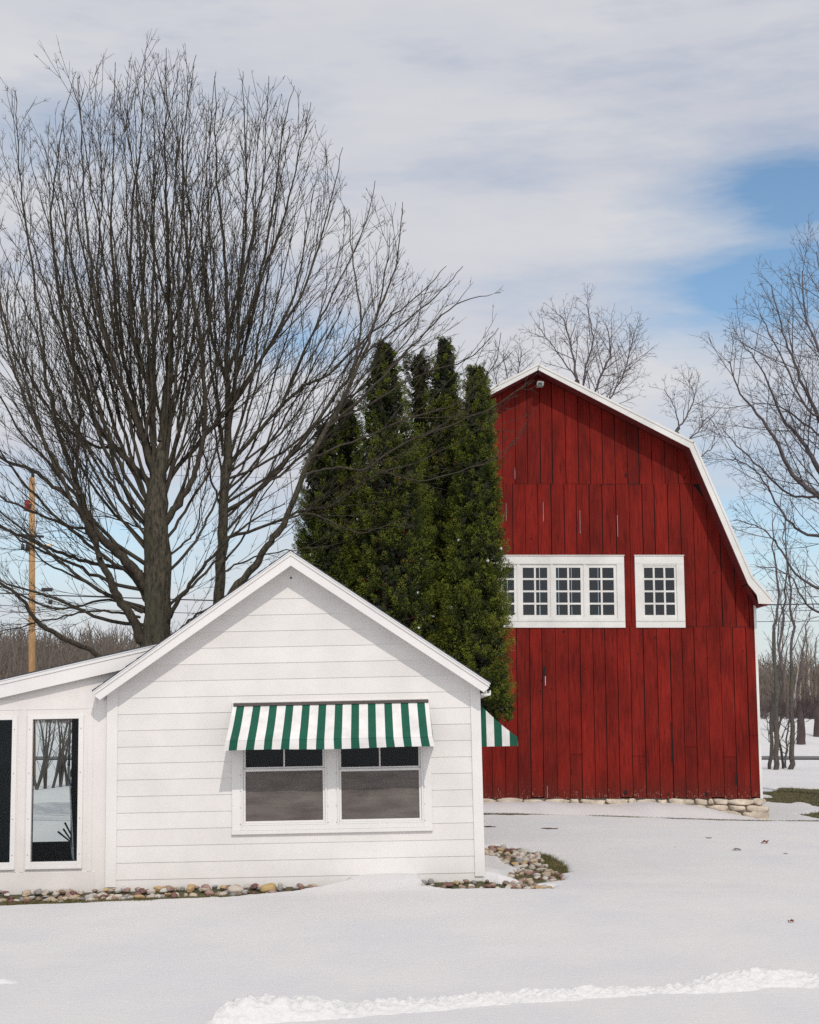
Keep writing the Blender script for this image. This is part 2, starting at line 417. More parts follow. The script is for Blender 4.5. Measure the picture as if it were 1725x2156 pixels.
# blue under the sheet
tint = mixc(W, 1.0, sky.outputs[0], rgb(1.22, 1.36, 1.36), 'MULTIPLY')
ml_ = mixc(W, mask.outputs[0], tint, cs_.outputs[0])
W.l(ml_, bg.inputs[0]); bg.inputs[1].default_value = STR
sd = bpy.data.lights.new('sun', 'SUN'); sd.energy = 2.0; sd.angle = math.radians(.6); sd.color = (1, .945, .87)
so = bpy.data.objects.new('sun', sd); COL.objects.link(so)
so.rotation_euler = (-SUN).to_track_quat('-Z', 'Y').to_euler(); so.location = (3, -8, 15)

# ------------------------------------------------------------------ terrain
def s_line(x): return -.150 + (np.clip(x, -6.5, 1.2) + 5.17) / 6.07 * .172
def H0(x, y):
    """top of the ground without local snow features"""
    x = np.asarray(x, float); y = np.asarray(y, float)
    near = s_line(x) * sstep(9, 16.5, y)
    crest = .23 - .14 * sstep(1.5, 7.5, x)
    z = near + (crest - near) * sstep(19, 28.4, y)
    barn = -.20 + 0*x
    z = z + (barn - z) * sstep(28.35, 29.6, y)
    z = z + .10 * sstep(52, 64, y) - .25 * sstep(66, 80, y)
    z = z + 2.6 * sstep(99, 140, y)
    hill = 4.0 + 6.0 * sstep(-10, -50, x) + 3.0 * fbm(x/60, y/60, 3, 5)
    z = z + hill * sstep(150, 330, y)
    z = z + .05 * fbm(x/6, y/6, 3, 3) * sstep(30, 60, y)
    return z
grassP = [onz(u, v, -.03)[:2] for u, v in [(1128, 1806), (1160, 1811), (1192, 1826), (1203, 1844), (1180, 1852), (1140, 1852), (1125, 1830)]]
rockP = [onz(u, v, -.03)[:2] for u, v in [(1000, 1801), (1050, 1797), (1090, 1800), (1130, 1808), (1150, 1830), (1158, 1853), (1118, 1853), (1075, 1834), (1045, 1816), (1000, 1812)]]
FRONT = [(-7.5, 17.16), (-4.4, 17.22), (-3.2, 17.38), (-1.55, 17.62), (-.75, 17.86), (-.75, 18.3), (-7.5, 18.3)]
FRONT2 = [(.12, 17.64), (.5, 17.50), (1.2, 17.42), (1.75, 17.46), (1.8, 17.95), (1.4, 18.05), (1.1, 17.85), (.85, 18.05), (.12, 18.05)]
BED = [onz(u, v, -.01)[:2] for u, v in [(1085, 1832), (1150, 1832), (1185, 1845), (1192, 1858), (1120, 1868), (1060, 1866), (1066, 1848)]]
def bare(x, y):
    """signed distance to snow-free ground, negative where bare"""
    wob = .05 * fbm(x*3.2, y*3.2, 3, 11) + .03 * fbm(x*11, y*11, 2, 12)
    d = np.minimum(np.minimum(seg_dist(x, y, rockP), seg_dist(x, y, grassP)), np.minimum(np.minimum(seg_dist(x, y, FRONT), seg_dist(x, y, BED)), seg_dist(x, y, FRONT2)))
    d = d + wob
    # melted lawn beyond the barn's corner
    r = fbm(x/2.6, y/7.0, 4, 21) + .25 * sstep(9.0, 9.8, x) - .9 * (1 - sstep(8.2, 9.0, x)) - 1.5 * (1 - sstep(31.0, 32.5, y)) - 1.6 * sstep(46, 54, y)
    d = np.minimum(d, (.10 - r) * 1.2)
    # thin line of dead grass under the lip in front of the barn
    r2 = np.abs(y - 28.30 - .12*fbm(x/1.5, y*0, 3, 8)) - .08 - .22*fbm(x/.8, y*0+4, 3, 18)
    d = np.minimum(d, np.where((x > 1) & (x < 14), r2, 1e9))
    return d
def soil_z(x, y):
    z = H0(x, y) - .045
    z = z + .085 * sstep(17.35, 18.0, y) * (1 - sstep(18.5, 20, y)) * (1 - sstep(.9, 1.6, x))
    z = z + .032 * sstep(17.0, 17.15, y) * (1 - sstep(17.5, 17.7, y)) * (1 - sstep(-2.4, -1.6, x))
    z = z + .048 * np.exp(-((y - 28.33)/.22)**2) * sstep(.5, 1.2, x) * (1 - sstep(13, 15, x))
    return z
def snow_z(x, y):
    z = H0(x, y)
    z = z + .085 * sstep(17.35, 18.0, y) * (1 - sstep(18.5, 20, y)) * (1 - sstep(.9, 1.6, x))
    # drift against the cottage front (covers the stones) and off its corner
    z = z + .075 * np.exp(-((x + .35)/.75)**2) * sstep(17.45, 17.98, y) * (1 - sstep(18.2, 19, y))
    z = z + .07 * np.exp(-((x - .98)/.28)**2 - ((y - 18.45)/.75)**2)
    # bank along the barn foundation
    bx = 1 - sstep(6.0, 7.6, x)
    z = z + (.17 + .20*bx + .09*fbm(x/.9, y*0, 4, 2)) * sstep(29.8, 32.2, y) * (1 - sstep(33.1, 34, y)) * (1 - sstep(7.0, 8.2, x))
    z = z + .020 * fbm(x/1.9, y/1.4, 4, 7) + .004 * fbm(x*2.5, y*2.5, 3, 9)
    d = bare(x, y)
    k = 1 - sstep(-.08, .03, d)
    return z*(1-k) + (soil_z(x, y) - .06)*k
def axis(parts):
    out = []
    for a, b, st in parts: out += list(np.arange(a, b, st))
    out.append(parts[-1][1]); return np.array(out)
xs = axis([(-900, -200, 50), (-200, -60, 10), (-60, -12, 2.0), (-12, -6.6, .3), (-6.6, 2.6, .040), (2.6, 14, .11), (14, 60, 1.5), (60, 200, 10), (200, 900, 50)])
ys = axis([(-30, 3, 3), (3, 9, .3), (9, 16.8, .12), (16.8, 18.4, .03), (18.4, 22.4, .055), (22.4, 34, .10), (34, 56, .25), (56, 110, 1.5), (110, 340, 5), (340, 1800, 60)])
def sheet(name, fz, mat, xs=xs, ys=ys):
    X, Y = np.meshgrid(xs, ys); Z = fz(X, Y)
    V = np.stack([X, Y, Z], -1).reshape(-1, 3); nx, ny = len(xs), len(ys)
    i = np.arange((ny-1)*(nx-1)); r = i // (nx-1); c = i % (nx-1); a = r*nx + c
    return np_mesh(name, V, np.stack([a, a+1, a+nx+1, a+nx], 1), mat, smooth=True)
g1 = sheet('ground', soil_z, M['soil'], xs[::2], ys[::2]); tag(g1, kind='structure', label='bare winter lawn showing where the snow has melted')
g2 = sheet('snow_cover', snow_z, M['snow']); tag(g2, kind='structure', label='smooth snow lying over the lawn and fields')

# shovelled ridge in the foreground
def build_berm():
    top = [(430, 2150), (520, 2128), (640, 2120), (760, 2118), (900, 2104), (1050, 2093), (1200, 2086), (1350, 2080), (1470, 2072), (1600, 2060), (1725, 2057), (1900, 2050), (2150, 2038)]
    hgt = [.04, .11, .14, .09, .075, .08, .075, .080, .085, .11, .095, .095, .095]
    wid = [.25, .40, .45, .35, .27, .24, .22, .24, .32, .42, .38, .4, .4]
    P = [np.array(onz(u, v + 12, 0)[:2]) for u, v in top]
    L = [0]
    for a, b in zip(P, P[1:]): L.append(L[-1] + np.linalg.norm(b - a))
    L = np.array(L); n = int(L[-1] / .016); s = np.linspace(0, L[-1], n)
    cx = np.interp(s, L, [p[0] for p in P]); cy = np.interp(s, L, [p[1] for p in P])
    hh = np.interp(s, L, hgt); ww = np.interp(s, L, wid)
    m = 64; q = np.linspace(-1, 1, m)
    S, Q = np.meshgrid(np.arange(n), q)
    X = cx[S] + .10*fbm(s[S]*1.3, Q*0, 3, 4); Y = cy[S] + Q * ww[S] * (1 + .35*fbm(s[S]*2.2, Q*1.0+3, 3, 6))
    prof = np.clip(1 - np.abs(Q)**1.7, 0, 1)
    lump = 1.05 + .50*fbm(X*2.6, Y*2.6, 3, 31) + .38*np.abs(fbm(X*9, Y*9, 3, 32)) * 1.6 - .2
    cell = np.abs(fbm(X*17, Y*17, 2, 35))
    Z = -.03 + hh[S] * prof * lump + .028 * prof * cell + .012*prof*fbm(X*40, Y*40, 2, 36)
    V = np.stack([X, Y, Z + 0.0], -1).reshape(-1, 3)
    i = np.arange((m-1)*(n-1)); r = i // (n-1); c = i % (n-1); a = r*n + c
    Fq = np.stack([a, a+1, a+n+1, a+n], 1)
    o = np_mesh('snow_bank', V, Fq, M['berm'], smooth=True)
    tag(o, 'long ridge of shovelled snow across the foreground', kind='structure')
def ico_sphere(sub):
    t = (1+5**.5)/2
    v = [(-1, t, 0), (1, t, 0), (-1, -t, 0), (1, -t, 0), (0, -1, t), (0, 1, t), (0, -1, -t), (0, 1, -t), (t, 0, -1), (t, 0, 1), (-t, 0, -1), (-t, 0, 1)]
    f = [(0, 11, 5), (0, 5, 1), (0, 1, 7), (0, 7, 10), (0, 10, 11), (1, 5, 9), (5, 11, 4), (11, 10, 2), (10, 7, 6), (7, 1, 8), (3, 9, 4), (3, 4, 2), (3, 2, 6), (3, 6, 8), (3, 8, 9), (4, 9, 5), (2, 4, 11), (6, 2, 10), (8, 6, 7), (9, 8, 1)]
    v = [np.array(a, float)/np.linalg.norm(a) for a in v]
    for _ in range(sub):
        c = {}; nf = []
        def mid(a, b):
            k = (min(a, b), max(a, b))
            if k not in c:
                p = v[a]+v[b]; v.append(p/np.linalg.norm(p)); c[k] = len(v)-1
            return c[k]
        for a, b, d in f:
            x, y, z = mid(a, b), mid(b, d), mid(d, a); nf += [(a, x, z), (b, y, x), (d, z, y), (x, y, z)]
        f = nf
    return np.array(v), np.array(f)
build_berm()
# low remnant at the left edge
def mound(name, u, v, L, Wd, h, seed):
    c = onz(u, v, 0); n, m = 90, 40
    A, B = np.meshgrid(np.linspace(-1, 1, n), np.linspace(-1, 1, m))
    X = c[0] + A*L; Y = c[1] + B*Wd; prof = np.clip(1-A**2, 0, 1)*np.clip(1-B**2, 0, 1)
    Z = -.02 + float(H0(c[0], c[1])) + prof**.8*h*(1+.6*fbm(X*5, Y*5, 3, seed)) + .012*prof*fbm(X*18, Y*18, 2, seed)
    V = np.stack([X, Y, Z], -1).reshape(-1, 3); i = np.arange((m-1)*(n-1)); r = i//(n-1); q = i % (n-1); a = r*n+q
    return np_mesh(name, V, np.stack([a, a+1, a+n+1, a+n], 1), M['berm'], smooth=True)
tag(mound('snow_mound', -20, 2064, .35, .12, .045, 3), 'low heap of pushed snow at the left edge', kind='structure')

# road
rd = MB()
for i in range(-40, 40):
    x0, x1 = i*6, i*6+6
    def rz(x, y): return float(H0(x, y)) + .06
    rd.poly([(x0, 90, rz(x0, 90)), (x1, 90, rz(x1, 90)), (x1, 97.5, rz(x1, 97.5)), (x0, 97.5, rz(x0, 97.5))])
tag(rd.build('road', M['asphalt']), 'grey country road crossing the snow beyond the barn', kind='structure')

# ------------------------------------------------------------------ COTTAGE
CY0 = 18.0; TILT = .020
OC = at(612, 1850, CY0)
cottage = empty('cottage', OC, (0, -TILT, 0))   # settled: it leans a degree
tag(cottage, 'small white clapboard cottage with a gable front and a lean-to porch', 'cottage')
ct, st_ = math.cos(TILT), math.sin(TILT)
def L(u, v, dy=0.0):
    p = at(u, v, CY0 + dy); x, z = p[0]-OC[0], p[2]-OC[2]
    # inverse of rotation by -TILT about Y
    return (x*ct + z*st_, -x*st_ + z*ct)
def rot_y_check(x, z): return (x*ct - z*st_, x*st_ + z*ct)
xl = L(225, 1660)[0]; xr = L(1014, 1660)[0]; xc = (xl + xr) / 2
peak = L(612, 1160, -.26)
SL = .690                                    # roof slope
eave_l = L(204.5, 1451, -.26); eave_r = L(1038, 1440, -.26)
pk = (peak[0], peak[1])
SL = ((pk[1]-eave_l[1])/(pk[0]-eave_l[0]) + (pk[1]-eave_r[1])/(eave_r[0]-pk[0])) / 2
OVX = ((pk[0]-eave_l[0]) + (eave_r[0]-pk[0]))/2       # half span of roof
RB = .185                                    # vertical depth of rake board
OH = .25                                     # gable overhang
DEP = 4.6                                    # house depth
zb = -.35
def roof_under(x): return pk[1] - .012 - abs(x - pk[0]) * SL - .03
# window openings (local)
wins = [(L(508.6, 1640)[0], L(688.6, 1640)[0]), (L(710, 1640)[0], L(891, 1640)[0])]
wz0 = L(600, 1737)[1]; wz0b = L(800, 1733)[1]; wz0 = (wz0+wz0b)/2
wz1 = wz0 + 1.42
cx0, cx1 = L(489, 1660)[0], L(909, 1660)[0]
HOLE = (wins[0][0]+.01, wins[1][1]-.01, wz0+.01, wz1-.01)
def row_piece(mb, xa, xb, z0, z1, clipgable=True, Y0=0.0):
    """one lap board face piece from xa..xb"""
    def lim(z):
        h = (pk[1] - .06 - z) / SL
        return pk[0]-h, pk[0]+h
    la, ra = lim(z0); lb, rb = lim(z1)
    a0, b0 = max(xa, la), min(xb, ra); a1, b1 = max(xa, lb), min(xb, rb)
    if b0 - a0 < .01: return
    if b1 < a1: a1 = b1 = pk[0]
    yb, yt = Y0-.0110, Y0-.004
    mb.poly([(a0, yb, z0), (b0, yb, z0), (b1, yt, z1), (a1, yt, z1)])
    mb.poly([(a0, Y0, z0), (b0, Y0, z0), (b0, yb, z0), (a0, yb, z0)])
sid = MB(); ROW = 33.6 * .006
zrow0 = L(400, 1779)[1]
while zrow0 > zb: zrow0 -= ROW
z = zrow0
while z < pk[1]:
    z1 = z + ROW
    parts = [(xl, xr, z, z1)]
    if z1 > HOLE[2] and z < HOLE[3]:
        parts = [(xl, HOLE[0], z, z1), (HOLE[1], xr, z, z1)]
        if z < HOLE[2]: parts.append((HOLE[0], HOLE[1], z, HOLE[2]))
        if z1 > HOLE[3]: parts.append((HOLE[0], HOLE[1], HOLE[3], z1))
    for a, b, c, d in parts: row_piece(sid, a, b, c, d)
    z = z1
sid.build('front_wall', M['siding'], cottage)
# backing and other walls, interior
bk = MB()
def eave_z(x): return pk[1] - .06 - abs(x-pk[0])*SL
bk.box(xl, HOLE[0], .001, .10, zb, eave_z(xl)); bk.box(HOLE[1], xr, .001, .10, zb, eave_z(xr)); bk.box(HOLE[0], HOLE[1], .001, .10, zb, HOLE[2])
bk.prism([(HOLE[0], HOLE[3]), (HOLE[1], HOLE[3]), (HOLE[1], eave_z(xl)), (HOLE[0], eave_z(xl))], .001, .10)
bk.prism([(xl, eave_z(xl)), (xr, eave_z(xr)), (pk[0], eave_z(pk[0]))], .001, .10)
bk.box(xl, xl+.1, .1, DEP, zb, eave_z(xl)); bk.box(xr-.1, xr-.002, .1, DEP, zb, eave_z(xr))
bk.prism([(xl+.1, zb), (xr-.1, zb), (xr-.1, eave_z(xr)), (pk[0], eave_z(pk[0])), (xl+.1, eave_z(xl))], DEP-.1, DEP)
bk.build('side_wall', M['siding'], cottage)
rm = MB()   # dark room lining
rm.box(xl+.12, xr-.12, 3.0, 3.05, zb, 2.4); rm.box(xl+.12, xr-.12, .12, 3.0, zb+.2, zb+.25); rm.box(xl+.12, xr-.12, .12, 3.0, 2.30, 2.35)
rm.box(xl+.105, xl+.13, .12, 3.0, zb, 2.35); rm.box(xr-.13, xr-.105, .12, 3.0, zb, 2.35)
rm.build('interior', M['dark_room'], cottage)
# corner boards
for (a, b) in ((L(226, 1660)[0]-.012, L(247, 1660)[0]), (L(995, 1640)[0], xr+.016)):
    cb = MB(); top = min(eave_z(a), eave_z(b)) - .0
    cb.prism([(a, -.02 if a > 0 else -.06), (b, -.02 if a > 0 else -.06), (b, eave_z(b)), (a, eave_z(a))], -.026, .0)
    if a > 0: cb.box(xr, xr+.016, 0, .09, -.02, eave_z(xr))
    cb.build('corner_board', M['trim'], cottage, bevel=.003)
# roof planes, rake boards, soffits
ridge = pk[1]
for sgn in (-1, 1):
    ex = pk[0] + sgn*OVX; ez = ridge - OVX*SL
    n_ = math.hypot(1, SL)
    rf = MB()
    # shingle courses as stepped slabs
    nc = 18
    for i in range(nc):
        t0, t1 = i/nc, (i+1)/nc
        xa, xb_ = pk[0]+sgn*OVX*t0, pk[0]+sgn*(OVX+.02)*t1
        za, zb_ = ridge-OVX*SL*t0, ridge-(OVX+.02)*SL*t1
        rf.prism([(xa, za), (xb_, zb_), (xb_, zb_+.020), (xa, za+.010)], -OH-.018, DEP+.25)
    rf.build('roof', M['shingle'], cottage)
    rk = MB()
    rk.prism([(pk[0], ridge-.002), (ex, ez-.002), (ex - sgn*.012, ez-.072), (ex-sgn*.075, ez-.072 - .06+.015), (pk[0], ridge-RB)], -OH, -OH+.025)
    rk.prism([(pk[0], ridge-.010), (ex, ez-.010), (ex, ez-.055), (pk[0], ridge-.055)], -OH-.014, -OH-.0005)
    rk.build('rake_board', M['trim'], cottage, bevel=.003)
    de = MB(); de.prism([(pk[0], ridge-.0015), (ex+sgn*.012, ez-.0095), (ex+sgn*.012, ez-.024), (pk[0], ridge-.016)], -OH-.022, -OH-.0145)
    de.build('drip_edge', M['metal_edge'], cottage)
    sf = MB(); so_ = RB - .045
    sf.prism([(pk[0], ridge-so_+.012), (ex-sgn*.06, ez+.06*SL-so_+.012), (ex-sgn*.06, ez+.06*SL-so_), (pk[0], ridge-so_)], -OH+.026, -.001)
    sf.build('soffit', M['trim'], cottage)
    # eave fascia along the side
    ef = MB(); ef.box(min(ex-sgn*.075, ex-sgn*.05), max(ex-sgn*.075, ex-sgn*.05), -OH+.03, DEP+.2, ez-.12, ez-.005)
    ef.build('fascia', M['trim'], cottage)
# gutter on the right eave, seen end on
gx, gz = L(1022, 1462); gt = MB()
prof = [(-.06, .0), (-.06, .008), (.038, .008), (.052, .045), (.060, .045), (.060, -.003), (.05, -.018), (-.02, -.018), (-.06, -.006)]
gt.prism([(gx+a, gz+b) for a, b in prof], -.20, DEP)
gt.box(gx-.005, gx+.012, -.205, -.195, gz, gz+.06)
gt.build('gutter', M['trim'], cottage)
# vent hole
hx, hz = L(613, 1217); V = []; Fs = []
tube(V, Fs, [(hx, -.017, hz), (hx, -.012, hz)], [.013, .013], 10); Fs.append(tuple(range(10)))
mesh_obj('vent_hole', V, Fs, M['black'], cottage)

# windows
cas = MB(); zt = wz1 + .10; zbt = wz0 - .02
cas.box(cx0, wins[0][0], -.030, .001, zbt-.04, zt); cas.box(wins[0][1], wins[1][0], -.030, .001, zbt-.04, zt); cas.box(wins[1][1], cx1, -.030, .001, zbt-.04, zt)
cas.box(wins[0][0], wins[0][1], -.030, .001, wz1, zt); cas.box(wins[1][0], wins[1][1], -.030, .001, wz1, zt)
cas.box(cx0-.005, cx1+.005, -.045, .001, zbt-.085, zbt-.0405); cas.box(wins[0][0], wins[1][1], -.036, .001, zbt-.040, wz0)
cas.build('window_casing', M['trim'], cottage, bevel=.003)
for wi, (a, b) in enumerate(wins):
    wroot = MB()   # outer frame
    fz0, fz1 = wz0, wz1
    t = .022
    for (A, B, C_, D) in ((a, a+t, fz0, fz1), (b-t, b, fz0, fz1), (a+t, b-t, fz0, fz0+t), (a+t, b-t, fz1-t, fz1)):
        wroot.box(A, B, -.038, .05, C_, D)
    w_ = wroot.build('window', M['trim'], cottage, bevel=.003)
    ia, ib = a+t, b-t; mid = L(600, 1623)[1] if wi == 0 else L(800, 1622.5)[1]
    ls = MB(); f = .030
    z0, z1 = fz0+t, mid + .028
    for (A, B, C_, D) in ((ia, ia+f, z0, z1), (ib-f, ib, z0, z1), (ia+f, ib-f, z0, z0+f), (ia+f, ib-f, z1-f, z1)):
        ls.box(A, B, -.016, .014, C_, D)
    ls.build('lower_sash', M['trim'], w_, bevel=.003)
    us = MB(); z2, z3 = mid + .0285, fz1-t
    for (A, B, C_, D) in ((ia, ia+f, z2, z3), (ib-f, ib, z2, z3), (ia+f, ib-f, z2, z2+.022), (ia+f, ib-f, z3-f, z3)):
        us.box(A, B, .0, .03, C_, D)
    xm = (ia+ib)/2; us.box(xm-.009, xm+.009, .002, .028, z2+.022, z3-f)
    us.build('upper_sash', M['trim'], w_, bevel=.002)
    gl = MB(); gl.poly([(ia+f, .016, z2+.022), (ib-f, .016, z2+.022), (ib-f, .016, z3-f), (ia+f, .016, z3-f)]); gl.build('pane', M['glass'], w_)
    gl = MB(); gl.poly([(ia+f, .010, z0+f), (ib-f, .010, z0+f), (ib-f, .010, z1-f), (ia+f, .010, z1-f)]); gl.build('pane', M['glass'], w_)
    gs = MB(); gs.poly([(ia+f, -.006, z0+f), (ib-f, -.006, z0+f), (ib-f, -.006, z1-f), (ia+f, -.006, z1-f)]); gs.build('insect_screen', M['screen'], w_)
    for sx in (a-.012, b+.012):
        for zz in (fz0+.02, fz0+.22, fz0+.42, fz0+.62):
            V = []; Fs = []; tube(V, Fs, [(sx, -.034, zz), (sx, -.029, zz)], [.0045, .0045], 6); Fs.append(tuple(range(6)))
            mesh_obj('screw', V, Fs, M['black'], w_)

# objects inside, seen through the right window
def lathe(name, prof, c, mat, n=12, parent=None):
    V = []; Fs = []
    for r, z in prof:
        for j in range(n): V.append((c[0]+r*math.cos(2*PI*j/n), c[1]+r*math.sin(2*PI*j/n), c[2]+z))
    for i in range(len(prof)-1):
        for j in range(n):
            k = (j+1) % n; Fs.append((i*n+j, i*n+k, (i+1)*n+k, (i+1)*n+j))
    return mesh_obj(name, V, Fs, mat, parent, True)
M['cream'] = simple('cream_shade', (.75, .66, .52), .7, .1, 5)
M['redwood'] = simple('dull_red_paint', (.30, .06, .045), .7, .2, 5)
for i, (u, v, lab) in enumerate(((1130/1.0, 0, ''),)): pass
def inside(u, v, dy): p = at(u, v, CY0+dy); return p
tb = MB(); p0 = inside(740, 1690, .6); p1 = inside(876, 1690, .6)
tb.box(p0[0], p1[0], 18.38, 18.95, p0[2]-.03, p0[2]); 
for x in (p0[0]+.03, p1[0]-.08):
    for y in (18.40, 18.87): tb.box(x, x+.05, y, y+.05, -.02, p0[2]-.031)
tag(tb.build('table', M['redwood']), 'dull red table standing inside behind the right cottage window', 'table')
for u, r, lab in ((781, .05, 'cream ornament left of two on the table inside the cottage'), (858, .055, 'cream ornament right of two on the table inside the cottage')):
    c = inside(u, 1690, .45)
    tag(lathe('ornament', [(r, 0), (r*1.05, .05), (r*.55, .09), (r*.75, .13), (r*.5, .17), (.004, .185)], (c[0], c[1], p0[2]+.001), M['cream']), lab, 'ornament')

# awnings
def awning(parent, x0, x1, zt, zb_, out, val, y0=-.034, name='awning'):
    """front-facing canvas awning in local x/z, out in -y"""
    W_ = x1-x0; per = 115.3/1380; offs = 28/1380; gw = 54/1380
    edges = [0.0]; cols = []
    for k in range(12):
        a = offs + k*per; edges += [a, a+gw]; cols += [0, 1]
    edges.append(1.0); cols.append(0)
    mb = MB(); ns = 8; rnd = random.Random(3)
    def pt(fx, j):
        # j 0..ns slope, ns+1 hem, ns+2 valance bottom
        flare = .03
        x = x0 + W_*fx
        if j <= ns:
            t = j/ns; sag = -.022*math.sin(PI*t)*(1+.3*math.sin(fx*37))
            xx = x + (fx-.5)*2*flare*t
            return (xx, y0 - out*t, zt - (zt-zb_-val)*t + sag)
        xx = x + (fx-.5)*2*(flare+.01*(j-ns))
        wv = .006*math.sin(fx*23)+.004*math.sin(fx*61)
        t = (j-ns)/2
        return (xx + .004*math.sin(fx*40)*t, y0-out+wv*t-.004, zb_+val*(1-t) + .006*t*math.sin(fx*9))
    for i, c in enumerate(cols):
        for j in range(ns+2):
            mb.poly([pt(edges[i], j+1), pt(edges[i+1], j+1), pt(edges[i+1], j), pt(edges[i], j)], c)
    aw = mb.build(name, [M['canvas_w'], M['canvas_g']], parent)
    sm = MB()
    for i, c in enumerate(cols):     # hem seam
        a, b = pt(edges[i], ns), pt(edges[i+1], ns)
        sm.poly([(a[0], a[1]-.002, a[2]-.004), (b[0], b[1]-.002, b[2]-.004), (b[0], b[1]-.002, b[2]+.002), (a[0], a[1]-.002, a[2]+.002)], c)
    sm.build('hem', [M['canvas_w'], M['canvas_seam']], aw)
    for fx in (0.0, 1.0):            # striped gusset at each end
        gs = MB(); s = -1 if fx == 0 else 1
        N = 10; ex = x0 if fx == 0 else x1
        pts_t = [pt(fx, j) for j in range(ns+1)]
        for i in range(N):
            t0, t1 = i/N, (i+1)/N
            def topz(t):
                q = t*ns; k = min(int(q), ns-1); f_ = q-k; return tuple(pts_t[k][m_]*(1-f_)+pts_t[k+1][m_]*f_ for m_ in range(3))
            A, B = topz(t0), topz(t1); bx = ex + s*.055
            zbot = zb_ + .004
            gs.poly([(A[0], A[1], A[2]), (B[0], B[1], B[2]), (bx + (B[0]-bx)*t1, B[1], zbot), (bx + (A[0]-bx)*t0, A[1], zbot)], 1 if i % 4 in (0, 1) else 0)
        gs.build('gusset', [M['canvas_w'], M['canvas_g']], aw)
    rl = MB(); rl.box(x0+.01, x1-.005, y0-.022, y0+.008, zt-.004, zt+.034); rl.build('rail', M['brown_metal'], aw)
    return aw
ax0, ax1 = L(491, 1482)[0], L(903, 1472)[0]
zt_ = (L(491, 1487)[1] + L(903, 1478)[1])/2
OUT = .47
zbb = (L(478.6, 1581, -.5)[1] + L(908, 1572, -.5)[1])/2
awning(cottage, ax0, ax1, zt_, zbb, OUT, .12)
# side awning (on the right wall)
sa = empty('side_awning_mount', (xr+.02, 0, 0)); sa.parent = cottage
sa.name = 'side_awning'
sa.rotation_euler = (0, 0, PI/2)     # local -y -> +x
s0 = L(1013, 1479, 1.1); s1 = L(1090, 1571, 1.1)
aw2 = awning(sa, 1.0, 2.5, s0[1], s1[1], s1[0]-xr-.02-.02, .12, y0=-.012, name='canopy')
# window under it
sw = MB(); sw.box(1.1, 2.4, -.02, -.001, s1[1]-.9, s0[1]-.05); sw.build('side_window', M['dark_room'], sa)

# porch -----------------------------------------------------------
PT = -.009                                   # it leans less than the house: undo part of the tilt
porch = empty('porch_wing', (0, 0, 0)); porch.parent = cottage
def Lp(u, v, dy=.03): return L(u, v, dy)
PX0 = -6.2                                   # left end, outside the frame
def Pz(u, v): return Lp(u, v)[1]
ridge = pk[1]
def prz(x, a=Lp(0, 1432, -.08), b=Lp(333, 1355.4, -.08)): return a[1] + (x-a[0])*(b[1]-a[1])/(b[0]-a[0])
PWY = .015
pw = MB()
gw = [(Lp(68, 1660)[0], Lp(165, 1660)[0]), (Lp(-73, 1660)[0], Lp(24.6, 1660)[0]), (Lp(-215, 1660)[0], Lp(-117, 1660)[0])]
pz0 = Pz(116, 1814); pz1 = Pz(116, 1514)
segs = sorted([(gw[0][1], xl-.002)] + [(gw[1][1], gw[0][0]), (gw[2][1], gw[1][0]), (PX0, gw[2][0])])
for a, b in segs: pw.prism([(a, zb), (b, zb), (b, prz(b)-.05), (a, prz(a)-.05)], PWY, PWY+.08)
for a, b in gw:
    pw.prism([(a, pz1), (b, pz1), (b, prz(b)-.05), (a, prz(a)-.05)], PWY, PWY+.08); pw.box(a, b, PWY, PWY+.08, zb, pz0)
pw.prism([(xl-.002, eave_z(xl)-.25), (xl+.5, eave_z(xl)+.0), (xl+.5, prz(xl+.5)-.03), (xl-.002, prz(xl-.002)-.03)], PWY, PWY+.08)
# panel seams
pw.build('porch_wall', M['porch'], porch)
bt = MB()
for u in (33, 49, 190):
    x = Lp(u, 1660)[0]
    bt.box(x-.03, x+.03, PWY-.006, PWY-.0005, pz0-.12, pz1+.12)
bt.box(PX0, xl-.14, PWY-.005, PWY-.0004, pz1+.121, pz1+.25)
bt.box(PX0, xl-.14, PWY-.005, PWY-.0004, zb, pz0-.13)
bt.build('wall_panel', M['porch'], porch)
for a, b in gw:
    fr = MB(); e = .062; g_ = .0
    fr.box(a-e, a, PWY-.022, PWY+.02, pz0-.07, pz1+.05); fr.box(b, b+e, PWY-.022, PWY+.02, pz0-.07, pz1+.05)
    fr.box(a, b, PWY-.022, PWY+.02, pz1, pz1+.05); fr.box(a, b, PWY-.022, PWY+.02, pz0-.07, pz0)
    fr.box(a-e-.004, b+e+.004, PWY-.034, PWY-.0, pz0-.088, pz0-.0705)
    pwn = fr.build('porch_window', M['trim'], porch, bevel=.003)
    gl = MB(); gl.poly([(a, PWY+.03, pz0), (b, PWY+.03, pz0), (b, PWY+.03, pz1), (a, PWY+.03, pz1)]); gl.build('pane', M['glass'], pwn)
    for sx in (a-.036, b+.030):
        for q in (.05, .30, .62, .93):
            V = []; Fs = []; zz = pz0+(pz1-pz0)*q
            tube(V, Fs, [(sx, PWY-.026, zz), (sx, PWY-.0215, zz)], [.005, .005], 6); Fs.append(tuple(range(6))); mesh_obj('screw', V, Fs, M['black'], pwn)
